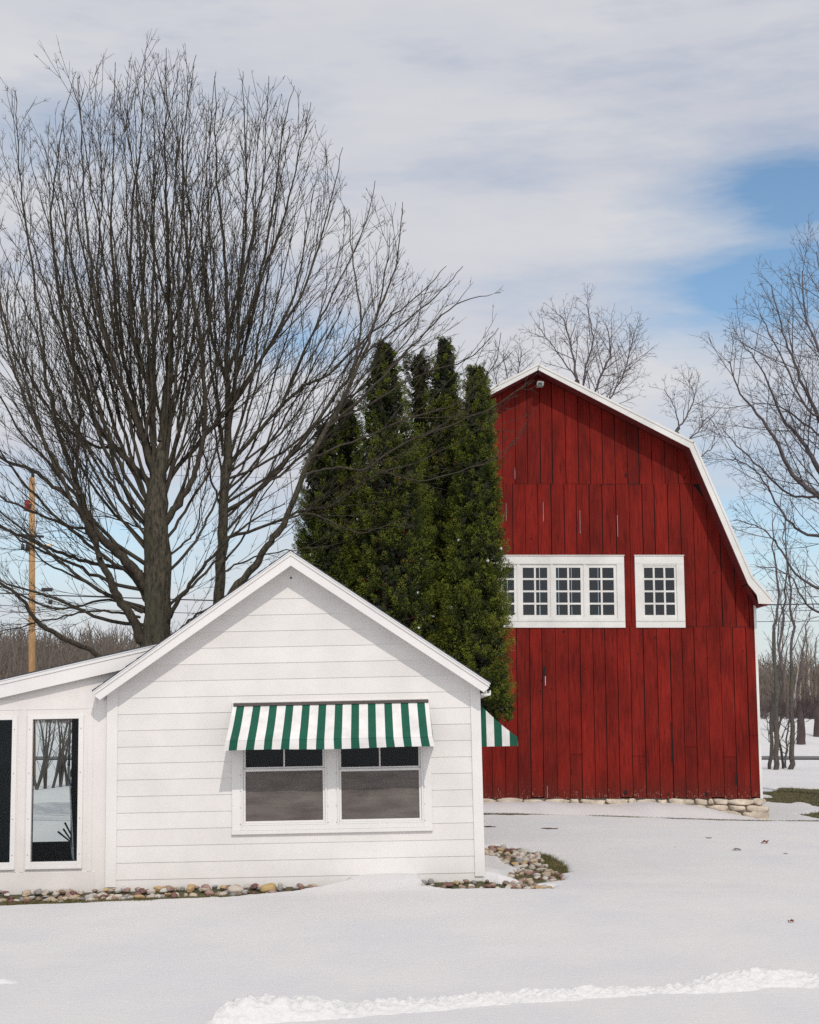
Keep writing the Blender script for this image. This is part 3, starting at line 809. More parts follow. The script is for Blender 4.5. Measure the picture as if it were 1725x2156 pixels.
# porch room: dark inner walls with one window at the back
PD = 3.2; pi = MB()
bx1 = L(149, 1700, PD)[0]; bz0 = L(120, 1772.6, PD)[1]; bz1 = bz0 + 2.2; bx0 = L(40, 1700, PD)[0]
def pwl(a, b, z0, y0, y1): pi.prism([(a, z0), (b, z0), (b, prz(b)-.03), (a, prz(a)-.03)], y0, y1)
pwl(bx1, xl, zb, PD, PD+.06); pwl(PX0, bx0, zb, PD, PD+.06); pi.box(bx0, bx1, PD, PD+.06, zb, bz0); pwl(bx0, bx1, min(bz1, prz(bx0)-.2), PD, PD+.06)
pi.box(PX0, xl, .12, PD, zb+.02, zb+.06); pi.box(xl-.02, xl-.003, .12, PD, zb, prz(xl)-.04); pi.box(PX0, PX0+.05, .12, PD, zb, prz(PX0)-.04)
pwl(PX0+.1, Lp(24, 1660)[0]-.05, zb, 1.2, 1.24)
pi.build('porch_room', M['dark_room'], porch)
# porch roof and fascia
xe = L(333, 1355, -.08)[0] + .35
prf = MB()
xq = pk[0]-.05
prf.prism([(PX0-.3, prz(PX0-.3)-.002), (xe-.35, prz(xe-.35)-.002), (xe-.35, prz(xe-.35)+.012), (PX0-.3, prz(PX0-.3)+.012)], -.105, PD+.3)
prf.build('porch_roof', M['shingle'], porch)
FD = .225
def clipx(off, lo=-1):
    for k in range(4000):
        x = PX0 + k*.002
        if prz(x)-off <= ridge-(pk[0]-x)*SL-.10: return x
    return xe
def ptrim(mb, o0, o1, y0, y1):
    a = PX0-.3; c0, c1 = clipx(o0), clipx(o1)
    mb.prism([(a, prz(a)-o0), (c0, prz(c0)-o0), (c1, prz(c1)-o1), (a, prz(a)-o1)], y0, y1)
fa = MB()
ptrim(fa, .003, FD, -.080, -.045); ptrim(fa, .012, .060, -.092, -.0805); ptrim(fa, .10, .12, -.044, PWY+.01)
fa.build('porch_fascia', M['trim'], porch, bevel=.003)
dp = MB(); ptrim(dp, .0035, .018, -.100, -.0925)
dp.build('drip_edge', M['metal_edge'], porch)

# things leaning inside the porch window
def rod(name, uv0, uv1, dy0, dy1, r0, r1, mat, label=None, cat=None, group=None, parent=None):
    a, b = at(*uv0, CY0+dy0), at(*uv1, CY0+dy1)
    o = tube_obj(name, [a, b], [r0, r1], 10, mat, parent)
    if label: tag(o, label, cat, group)
    return o
br = empty('broom', at(156, 1812, CY0+.14)); tag(br, 'long metal broom handle with black grip leaning behind the porch glass', 'broom')
def kid(o, p):
    o.parent = p; o.matrix_parent_inverse = Matrix.Translation(-Vector(p.location)); return o
kid(rod('shaft', (156, 1830), (145.5, 1612), .09, .10, .010, .009, M['handle']), br)
kid(rod('grip', (145.5, 1613), (145, 1591), .10, .10, .013, .011, M['black']), br)
kid(rod('collar', (148, 1655), (147.2, 1640), .095, .095, .011, .011, M['bluetag']), br)
for (a, b, lab) in (((152, 1762), (136.4, 1732), 'golf club whose black grip is the tallest of three behind porch glass'),
               ((150, 1770), (133, 1745), 'golf club whose black grip is the middle of three behind porch glass'),
               ((148, 1772), (121.8, 1751), 'golf club whose black grip leans lowest of three behind porch glass')):
    gc = empty('golf_club', at(156, 1835, CY0+.2)); tag(gc, lab, 'golf club', 'golf clubs leaning inside the porch')
    kid(rod('grip', a, b, .11, .11, .009, .0125, M['black']), gc)
    kid(rod('shaft', (157, 1840), a, .2, .19, .006, .006, M['steel']), gc)

# ------------------------------------------------------------------ BARN
BY = 33.0
OB = at(1133, 1680, BY)
barn = empty('barn', (OB[0], OB[1], OB[2])); tag(barn, 'large red gambrel barn with weathered vertical boards and white trim', 'barn')
def B(u, v, dy=0.0):
    p = at(u, v, BY+dy); return (p[0]-OB[0], p[2]-OB[2])
BOH = .55; BD = 15.0
# roof outline, mirrored about the ridge; measured at the front of the overhang
rp_o = [B(1133.5, 765, -BOH), B(1462.6, 929.5, -BOH), B(1586, 1213, -BOH), B(1630.5, 1264, -BOH)]
rp_i = [B(1134.5, 779, -BOH), B(1452.5, 943, -BOH), B(1576, 1230, -BOH), B(1597, 1262, -BOH)]
rx = rp_o[0][0]
def mir(p): return (2*rx - p[0], p[1])
wr = B(1597, 1500)[0]; wl = 2*rx - wr
def roofz(x):          # underside height over |x|
    ax = abs(x - rx); q = [(0, rp_i[0][1]), (rp_i[1][0]-rx, rp_i[1][1]), (rp_i[2][0]-rx, rp_i[2][1]), (rp_i[3][0]-rx+.3, rp_i[3][1]-.25)]
    return float(np.interp(ax, [a for a, _ in q], [b for _, b in q]))
seam1 = B(1250, 1019.7)[1]; seam2 = B(1250, 1319.8)[1]
# windows
def WB(px): return px*.2801 + 1000.7
big_x1 = B(1315.2, 1250)[0]; big_c = B(WB(451), 1250)[0]; big_x0 = 2*big_c - big_x1
wzt = B(1250, 1171)[1]; wzb = B(1250, 1322)[1]
sm_x0, sm_x1 = B(1337.5, 1250)[0], B(1441.2, 1250)[0]
units = []; 
for i in range(5):
    c = B(WB(951 - 250*i), 1250)[0]; units.append((c-.285, c+.285, 2))
units.append((B(WB(1272), 1250)[0], B(WB(1499), 1250)[0], 3))
uz1 = B(1250, 1104.2 + .2801*326)[1]; uz0 = B(1250, 1104.2+.2801*682)[1]
holes = [(big_x0+.15, big_x1-.15, wzb+.15, wzt-.12), (sm_x0+.15, sm_x1-.15, wzb+.15, wzt-.12)]
rnd = random.Random(11)
def board(mb, xa, xb, z0, z1, y):
    """one board, its top following the roof, its foot slightly ragged"""
    n = 1
    brk = [x for x in (rx, rp_i[1][0], 2*rx-rp_i[1][0], rp_i[2][0], 2*rx-rp_i[2][0]) if xa < x < xb]
    xs_ = [xa] + sorted(brk) + [xb]
    tops = [(x, min(z1, roofz(x)-.0)) for x in xs_]
    if max(t[1] for t in tops) <= z0 + .02: return
    lo = [(xb, z0), (xa, z0)]
    pts = [(x, max(z0, zz)) for x, zz in tops] + lo
    # clean duplicates
    mb.prism(pts, y-.022, y)
for ti, (z0, z1, w0, off) in enumerate(((0, seam2, .292, .0), (seam2+.004, seam1, .300, .13), (seam1+.006, 99, .295, .05))):
    bd = MB(); x = wl - off
    gapx = []
    while x < wr:
        wd = w0 * rnd.uniform(.94, 1.06); xa, xb = max(x, wl), min(x+wd - rnd.choice([.010, .014, .018, .024, .018]), wr)
        y = rnd.uniform(-.010, .0)
        x += wd
        if xb - xa < .02: continue
        zz0 = z0 + (rnd.uniform(-.025, .02) if ti == 0 else rnd.uniform(-.012, .006)); zz1 = min(z1, 50)
        cuts = [(zz0, zz1, xa, xb)]
        for hx0, hx1, hz0, hz1 in holes:
            nc = []
            for (c0, c1, a, b) in cuts:
                if a < hx1 and b > hx0 and c0 < hz1 and c1 > hz0:
                    if a < hx0: nc.append((c0, c1, a, hx0)); a = hx0
                    if b > hx1: nc.append((c0, c1, hx1, b)); b = hx1
                    if c0 < hz0: nc.append((c0, hz0, a, b))
                    if c1 > hz1: nc.append((hz1, c1, a, b))
                else: nc.append((c0, c1, a, b))
            cuts = nc
        if ti == 0 and rnd.random() < .12:      # a board pieced together lower down
            zc = rnd.uniform(.9, 1.8); nc = []
            for (c0, c1, a, b) in cuts:
                if c0 < zc < c1: nc += [(c0, zc-.004, a, b), (zc+.004, c1, a, b)]
                else: nc.append((c0, c1, a, b))
            cuts = nc
        for (c0, c1, a, b) in cuts:
            if b-a > .01 and c1-c0 > .01: board(bd, a, b, c0, c1, y)
    bd.build('board_wall', M['barn_red'], barn)
# dark strip painting the gap and its shadow at each seam
for zs in (seam1, seam2):
    half = (np.interp(-zs, [-rp_i[0][1], -rp_i[1][1], -rp_i[2][1], 0], [0, rp_i[1][0]-rx, rp_i[2][0]-rx, wr-rx]))
    half = min(half, wr-rx)
    for a, b in ([(rx-half, rx+half)] if zs == seam1 else [(wl, big_x0), (big_x1, sm_x0), (sm_x1, wr)]):
        lg = MB(); lg.box(a, b, -.0245, -.0228, zs-.014, zs+.006); lg.build('seam_shadow_gap', M['barn_dark'], barn)
# structure behind the boards: dark backing (with the window holes), sides, back with light gaps, floor
bkd = MB()
def bpoly(a, b, z0, z1, mb, y0, y1):
    brk = [x for x in (rx, rp_i[1][0], 2*rx-rp_i[1][0], rp_i[2][0], 2*rx-rp_i[2][0]) if a < x < b]
    xs_ = [a]+sorted(brk)+[b]; tops = [(x, min(z1, roofz(x))) for x in xs_]
    mb.prism(tops + [(b, z0), (a, z0)], y0, y1)
hx = [(wl+.02, holes[0][0]), (holes[0][1], holes[1][0]), (holes[1][1], wr-.02)]
for a, b in hx: bpoly(a, b, 0.02, 99, bkd, .002, .05)
for h in holes:
    bkd.box(h[0], h[1], .002, .05, 0.02, h[2]); bpoly(h[0], h[1], h[3], 99, bkd, .002, .05)
bkd.build('wall_backing', M['barn_dark'], barn)
for sg in (-1, 1):
    xa = wr if sg > 0 else wl; sdw = MB()
    sdw.box(min(xa, xa-sg*.06), max(xa, xa-sg*.06), .052, BD, -.1, roofz(wr)-.02)
    sdw.build('side_wall', M['barn_red'], barn)
bkw = MB(); x = wl+.07; r2 = random.Random(4)
while x < wr-.1:
    wdt = r2.uniform(.28, .55); g = r2.choice([.0, .0, .022, .03])
    bpoly(x, min(x+wdt, wr-.07)-g, 0, 99, bkw, BD-.06, BD); x += wdt
bkw.build('rear_wall', M['barn_inside'], barn)
fl = MB(); fl.box(wl+.07, wr-.07, .06, BD-.07, -.05, .0); fl.box(wl+.07, wr-.07, .06, BD-.07, seam2-.75, seam2-.70)
fl.build('floor', M['barn_inside'], barn)
# roof shell + white gable trim
for sg in (1, -1):
    f_ = (lambda p: p) if sg > 0 else mir
    O = [f_(p) for p in rp_o]; I = [f_(p) for p in rp_i]
    rs = MB()
    for a, b in ((0, 1), (1, 2), (2, 3)):
        A, Bp = O[a], O[b]
        rs.prism([A, Bp, (Bp[0], Bp[1]-.05), (A[0], A[1]-.05)] if a < 1 else [A, Bp, (Bp[0]-sg*.06, Bp[1]-.02), (A[0]-sg*.06, A[1]-.04)], -BOH+.035, BD+.3)
    rs.build('roof', M['roofsheet'], barn)
    tr = MB()
    for a, b in ((0, 1), (1, 2)):
        tr.prism([O[a], O[b], I[b], I[a]], -BOH, -BOH+.03)
    foot = [f_(B(1628, 1272, -BOH)), f_(B(1598, 1271, -BOH)), f_(B(1594, 1252, -BOH))]
    tr.prism([O[2], O[3]] + foot + [I[2]], -BOH, -BOH+.03)
    # narrow moulding along the top
    for a, b in ((0, 1), (1, 2), (2, 3)):
        A, Bp = O[a], O[b]; dx, dz = Bp[0]-A[0], Bp[1]-A[1]; l_ = math.hypot(dx, dz); nx, nz = -dz/l_*sg, dx/l_*sg
        A2 = (A[0]-nx*.045, A[1]-nz*.045); B2 = (Bp[0]-nx*.045, Bp[1]-nz*.045)
        if a == 0: A2 = (A[0], A[1]-.05)
        tr.prism([A, Bp, B2, A2], -BOH-.016, -BOH-.0005)
    tr.build('rake_board', M['barn_white'], barn)
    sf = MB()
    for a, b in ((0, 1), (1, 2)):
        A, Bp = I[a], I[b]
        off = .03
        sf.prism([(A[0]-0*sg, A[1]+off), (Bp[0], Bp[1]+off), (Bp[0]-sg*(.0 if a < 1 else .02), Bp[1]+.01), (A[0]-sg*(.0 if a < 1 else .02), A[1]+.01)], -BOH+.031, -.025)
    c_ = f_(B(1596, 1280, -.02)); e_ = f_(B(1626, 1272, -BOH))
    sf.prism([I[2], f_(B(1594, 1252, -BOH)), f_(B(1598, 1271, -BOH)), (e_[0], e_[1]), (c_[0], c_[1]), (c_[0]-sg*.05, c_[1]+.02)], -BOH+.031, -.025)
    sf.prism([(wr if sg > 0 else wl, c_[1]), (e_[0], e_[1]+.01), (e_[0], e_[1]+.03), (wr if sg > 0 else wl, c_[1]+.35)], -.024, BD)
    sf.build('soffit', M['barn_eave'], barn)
    cb = MB(); a = wr+.001 if sg > 0 else wl-.026
    zt2 = B(1591, 1268)[1]
    cb.box(a-.03 if sg > 0 else a, a+.026 if sg > 0 else a+.056, -.05, -.0235, -.02, zt2)
    cb.box(a if sg > 0 else a-.0, a+.026, -.0235, .12, -.02, zt2)
    cb.build('corner_board', M['barn_white'], barn)
# windows of the barn
def casing(x0, x1):
    c = MB(); t = .175
    hz = wzt-.19; lz = wzb+.16
    c.box(x0, x1, -.055, -.0235, hz, wzt); c.box(x0, x1, -.055, -.0235, wzb, lz-.002)
    c.box(x0, x0+t, -.053, -.0235, lz, hz-.001); c.box(x1-t, x1, -.053, -.0235, lz, hz-.001)
    c.box(x0-.012, x1+.012, -.075, -.0235, wzt+.0005, wzt+.022)
    c.box(x0, x1, -.066, -.0555, lz-.018, lz+.0)
    return c.build('window_casing', M['barn_white'], barn, bevel=.004)
casing(big_x0, big_x1); casing(sm_x0, sm_x1)
for k, (a, b, nc) in enumerate(units):
    x0, x1 = (big_x0+.175, big_x1-.175) if nc == 2 else (sm_x0+.175, sm_x1-.175)
    # mullion post between units is part of the frame
    zA, zB = wzb+.162, wzt-.192
    if nc == 2:
        lo = x0 if k == 4 else (units[k+1][1]+a)/2; hi = x1 if k == 0 else (b+units[k-1][0])/2
    else: lo, hi = x0, x1
    fr = MB(); f = .07 if nc == 2 else .045
    fr.box(lo, a-f, -.045, .03, zA, zB) if a-f > lo else None
    fr.box(b+f, hi, -.045, .03, zA, zB) if hi > b+f else None
    fr.box(a-f, b+f, -.045, .03, zA, uz0-f) if uz0-f > zA else None
    fr.box(a-f, b+f, -.045, .03, uz1+f, zB) if zB > uz1+f else None
    fw = fr.build('window', M['barn_white'], barn, bevel=.003)
    ss = MB()
    A0, A1, Z0, Z1 = a-f+.001, b+f-.001, max(uz0-f, zA)+.001, min(uz1+f, zB)-.001
    ss.box(A0, a, -.028, .015, Z0, Z1); ss.box(b, A1, -.028, .015, Z0, Z1); ss.box(a, b, -.028, .015, Z0, uz0); ss.box(a, b, -.028, .015, uz1, Z1)
    m_ = .042; pwid = (b-a-(nc-1)*m_)/nc; phei = (uz1-uz0-3*m_)/4
    for i in range(1, nc): xx = a+i*pwid+(i-1)*m_; ss.box(xx, xx+m_, -.024, .010, uz0, uz1)
    for i in range(1, 4):
        zz = uz0+i*phei+(i-1)*m_
        for j in range(nc): xx = a+j*(pwid+m_); ss.box(xx, xx+pwid, -.022, .008, zz, zz+m_)
    ss.build('sash', M['barn_white'], fw)
    rg = random.Random(k)
    for j in range(nc):
        for i in range(4):
            pass
    gl = MB(); 
    for j in range(nc):
        for i in range(4):
            xx = a+j*(pwid+m_); zz = uz0+i*(phei+m_); t = [rg.uniform(-.004, .004) for _ in range(4)]
            gl.poly([(xx, t[0], zz), (xx+pwid, t[1], zz), (xx+pwid, t[2], zz+phei), (xx, t[3], zz+phei)])
    gl.build('pane', M['barn_glass'], fw)
# floodlight under the peak
lx, lz = B(1134.8, 814); V = []; Fs = []
fl_ = MB(); fl_.box(lx-.045, lx+.045, -.20, -.03, lz+.0, lz+.11); lamp = fl_.build('floodlight', M['grey_metal'], barn, bevel=.01)
l2 = MB(); l2.prism([(lx-.085, lz-.075), (lx+.075, lz-.075), (lx+.085, lz+.03), (lx-.075, lz+.03)], -.42, -.205); l2.build('lamp_head', M['grey_metal'], lamp, bevel=.012)
l3 = MB(); l3.box(lx-.06, lx+.05, -.425, -.4205, lz-.06, lz+.0); l3.build('lens', M['glass'], lamp)
M['daylight_strip'] = simple('painted_daylight_sliver', (.42, .38, .42), .8, .35, 30)
# daylight through the board gaps, painted as pale strips along board edges
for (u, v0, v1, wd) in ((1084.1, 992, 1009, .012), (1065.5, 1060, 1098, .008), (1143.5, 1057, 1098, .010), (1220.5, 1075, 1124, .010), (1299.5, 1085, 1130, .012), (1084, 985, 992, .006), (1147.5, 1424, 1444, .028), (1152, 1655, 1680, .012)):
    wd *= .6; a = B(u, v0); b = B(u+1, v1); ck = MB(); ck.poly([(a[0], -.040, b[1]), (a[0]+wd, -.040, b[1]), (a[0]+wd, -.040, a[1]), (a[0], -.040, a[1])]); ck.build('painted_daylight_sliver', M['daylight_strip'], barn)
for (u, v, wd, h) in ((1318, 1000, .05, .09), (1081, 1150, .03, .17), (1186.5, 1330, .07, .06), (1487, 1672, .10, .10), (1317, 1668, .09, .09), (1407, 1672, .06, .05), (1146, 1412, .05, .24), (1414, 1560, .045, .9), (1204, 1625, .03, .14), (1550, 1640, .03, .3), (1360, 1250, .02, .02), (1503, 1205, .04, .04), (1482, 1320, .03, .04), (1379, 1342, .04, .05)):
    a = B(u, v); bk2 = MB(); bk2.poly([(a[0]-wd/2, -.0385, a[1]-h/2), (a[0]+wd/3, -.0385, a[1]-h/2), (a[0]+wd/2, -.0385, a[1]+h/3), (a[0]-wd/4, -.0385, a[1]+h/2)]); bk2.build('board_hole', M['barn_dark'], barn)
# foundation of rough stones
fm = MB(); fm.box(wl+.06, wr+.01, .04, .5, -.75, -.012); fm.box(wr-.1, wr+.01, .5, BD, -.75, -.012); fnd = fm.build('foundation', M['mortar'], barn)
ico1 = ico_sphere(2); Vs = []; Ts = []; off = 0; r3 = random.Random(8)
for row in range(4):
    x = wl + r3.uniform(0, .2); hh = [.135, .15, .17, .16][row]; zc = -.09 - row*.145
    while x < wr + .05:
        wdt = r3.uniform(.16, .66)*r3.choice([1, 1, .6]); 
        v_ = ico1[0].copy(); e = 3.2
        v_ = np.sign(v_)*np.abs(v_)**(.62)
        v_ *= np.array([wdt/2*.98, .10, hh/2*r3.uniform(.75, 1.22)])
        sd_ = r3.uniform(0, 9); v_ *= (1 + .06*np.array([r3.uniform(-1, 1) for _ in v_]) + .16*np.sin(3.1*ico1[0][:, 0]+sd_)*np.cos(2.7*ico1[0][:, 2]+sd_*2))[:, None]
        v_ += np.array([min(x+wdt/2, wr-.05), .035, zc + r3.uniform(-.015, .015)])
        Vs.append(v_); Ts.append(ico1[1]+off); off += len(v_); x += wdt + .012
np_mesh('foundation_stones', np.concatenate(Vs), np.concatenate(Ts), M['stone_f'], fnd, smooth=True)

# ------------------------------------------------------------------ bare trees
ENV = [at(u, v + 34*max(0, min(1, (700-v)/200)), 24)[::2] for u, v in [(-600, 1700), (-600, 260), (-60, 250), (0, 195), (40, 172), (80, 225), (110, 135), (165, 128), (200, 170), (240, 108), (300, 95), (350, 82), (410, 110), (438, 168), (462, 140), (512, 132), (565, 132), (625, 158), (655, 205), (715, 265), (738, 350), (792, 370), (850, 418), (882, 500), (945, 518), (972, 590), (1040, 612), (1062, 655), (1035, 720), (1135, 800), (1125, 870), (1075, 1000), (1000, 1060), (860, 1130), (700, 1190), (640, 1700)]]
def in_env(p, poly=ENV):
    x, y = p[0], p[2]; c = False; n = len(poly)
    for i in range(n):
        x0, y0 = poly[i]; x1, y1 = poly[(i+1) % n]
        if (y0 > y) != (y1 > y) and x < (x1-x0)*(y-y0)/(y1-y0)+x0: c = not c
    return c
class Tree:
    def __init__(s, seed, px_r_min=.0035): s.r = random.Random(seed); s.TV = []; s.TF = []; s.CV = []; s.CF = []; s.rmin = px_r_min; s.env = False
    def perp(s, d):
        v = Vector((s.r.gauss(0, 1), s.r.gauss(0, 1), s.r.gauss(0, 1))); v = v - d*v.dot(d)
        return v.normalized() if v.length > 1e-6 else Vector((1, 0, 0))
    def branch(s, p, d, Ln, r, lvl, P):
        """grows one branch with children; P: dict of growth settings"""
        R = s.r; step = P['step'][lvl]; n = max(2, int(Ln/step)); step = Ln/n
        pts = [p.copy()]; dirs = [d.copy()]; q = p.copy(); d = d.normalized()
        wob = P['wob'][lvl]; up = P['up'][lvl]
        for i in range(n):
            d = (d + Vector((R.gauss(0, wob), R.gauss(0, wob), R.gauss(0, wob))) + Vector((0, 0, up))*step).normalized()
            q2 = q + d*step
            if s.env and not in_env(q2):
                if i == 0: return
                break
            q = q2; pts.append(q.copy()); dirs.append(d.copy())
        n = len(pts)-1; Ln = step*n
        rt = max(s.rmin, r*P['taper'][lvl]); rad = [r + (rt-r)*(i/n) for i in range(n+1)]
        rad[-1] = rt*.6
        tube(s.CV, s.CF, pts, rad, P['sides'][lvl])
        s.kids(pts, dirs, rad, Ln, lvl, P, P['start'][lvl])
    def kids(s, pts, dirs, rad, Ln, lvl, P, start):
        if lvl + 1 >= P['levels']: return
        R = s.r; sp = P['space'][lvl]; n = len(pts)-1; cnt = max(1, int(Ln*(1-start)/sp)); az = s.perp(dirs[0])
        for k in range(cnt):
            t = start + (1-start)*(k+R.uniform(.2, .8))/cnt; x = t*n; i = min(int(x), n-1); f = x-i
            pp = pts[i].lerp(pts[i+1], f); dd = dirs[i+1]; rr = rad[i]*(1-f)+rad[i+1]*f
            az = (az - dd*az.dot(dd)); az = az.normalized() if az.length > 1e-4 else s.perp(dd)
            az = Matrix.Rotation(R.uniform(1.2, 2.4), 3, dd) @ az
            sides = (1, -1) if R.random() < P['pair'] else (R.choice((1, -1)),)
            for sg in sides:
                an = math.radians(R.uniform(*P['angle'][lvl])); cd = (dd*math.cos(an) + az*sg*math.sin(an)).normalized()
                cl_ = R.uniform(*P['len'][lvl]) * (P['lfac'][lvl]*Ln*(1-t*.75) + P['ladd'][lvl])
                s.branch(pp, cd, cl_, max(s.rmin, min(rr*.7, P['crad'][lvl]*cl_)), lvl+1, P)
    def limb(s, pts, rads, P, start=.2, sides=9, lvl=0, sub=5, jit=.012, trunk=False):
        """hand-laid limb: smooth curve through the points, children spawned along it"""
        P3 = [Vector(p) for p in pts]; out = []; rr = []
        n = len(P3)
        for i in range(n-1):
            p0 = P3[max(i-1, 0)]; p1 = P3[i]; p2 = P3[i+1]; p3 = P3[min(i+2, n-1)]
            for k in range(sub):
                t = k/sub
                q = .5*((2*p1)+(p2-p0)*t+(2*p0-5*p1+4*p2-p3)*t*t+(3*p1-p0-3*p2+p3)*t**3)
                if i > 0 or k > 0: q = q + Vector((s.r.gauss(0, jit), s.r.gauss(0, jit), s.r.gauss(0, jit)))
                out.append(q); rr.append(rads[i]*(1-t)+rads[i+1]*t)
        out.append(P3[-1]); rr.append(rads[-1])
        if trunk: tube(s.TV, s.TF, out, rr, 28, .07)
        else: tube(s.CV, s.CF, out, rr, sides)
        dirs = [(out[min(i+1, len(out)-1)]-out[max(i-1, 0)]).normalized() for i in range(len(out))]
        Ln = sum((b-a).length for a, b in zip(out, out[1:]))
        if P: s.kids(out, dirs, rr, Ln, lvl, P, start)
        return out, rr
PMAP = dict(levels=4, step=[.3, .22, .14, .10], wob=[.02, .028, .05, .08], up=[.1, .22, .38, .45], taper=[.3, .22, .3, .6], sides=[6, 5, 3, 3],
            start=[.2, .14, .12, .1], space=[.33, .29, .20, .1], pair=.62, angle=[(12, 32), (18, 38), (26, 50), (30, 50)],
            len=[(.45, 1.3), (.5, 1.25), (.5, 1.2), (1, 1)], lfac=[.25, .27, .20, .2], ladd=[.60, .24, .05, .02], crad=[.0050, .0056, .009, .01])
def finish_tree(T, name, loc, label, cat, group, bark, twig, smooth=True):
    root = empty(name, loc); tag(root, label, cat, group); o = Vector(loc)
    def mk(nm, V, Fs, mat):
        if not V: return
        A = np.array([tuple(v) for v in V], dtype=np.float32) - np.array(loc, dtype=np.float32)
        np_mesh(nm, A, np.array(Fs), mat, root, smooth=smooth)
    mk('trunk', T.TV, T.TF, bark); mk('branches', T.CV, T.CF, twig)
    return root
def px3(lst, Y0, Y1, n=None):
    k = len(lst); out = []
    for i, (u, v) in enumerate(lst):
        t = i/(k-1); out.append(at(u, v, Y0 + (Y1-Y0)*(t**1.3)))
    return out
S24 = 24/3000.
def pr(*px): return [p*S24/2*(.62 if p < 20 else .62+.38*min(1, (p-20)/26)) for p in px]

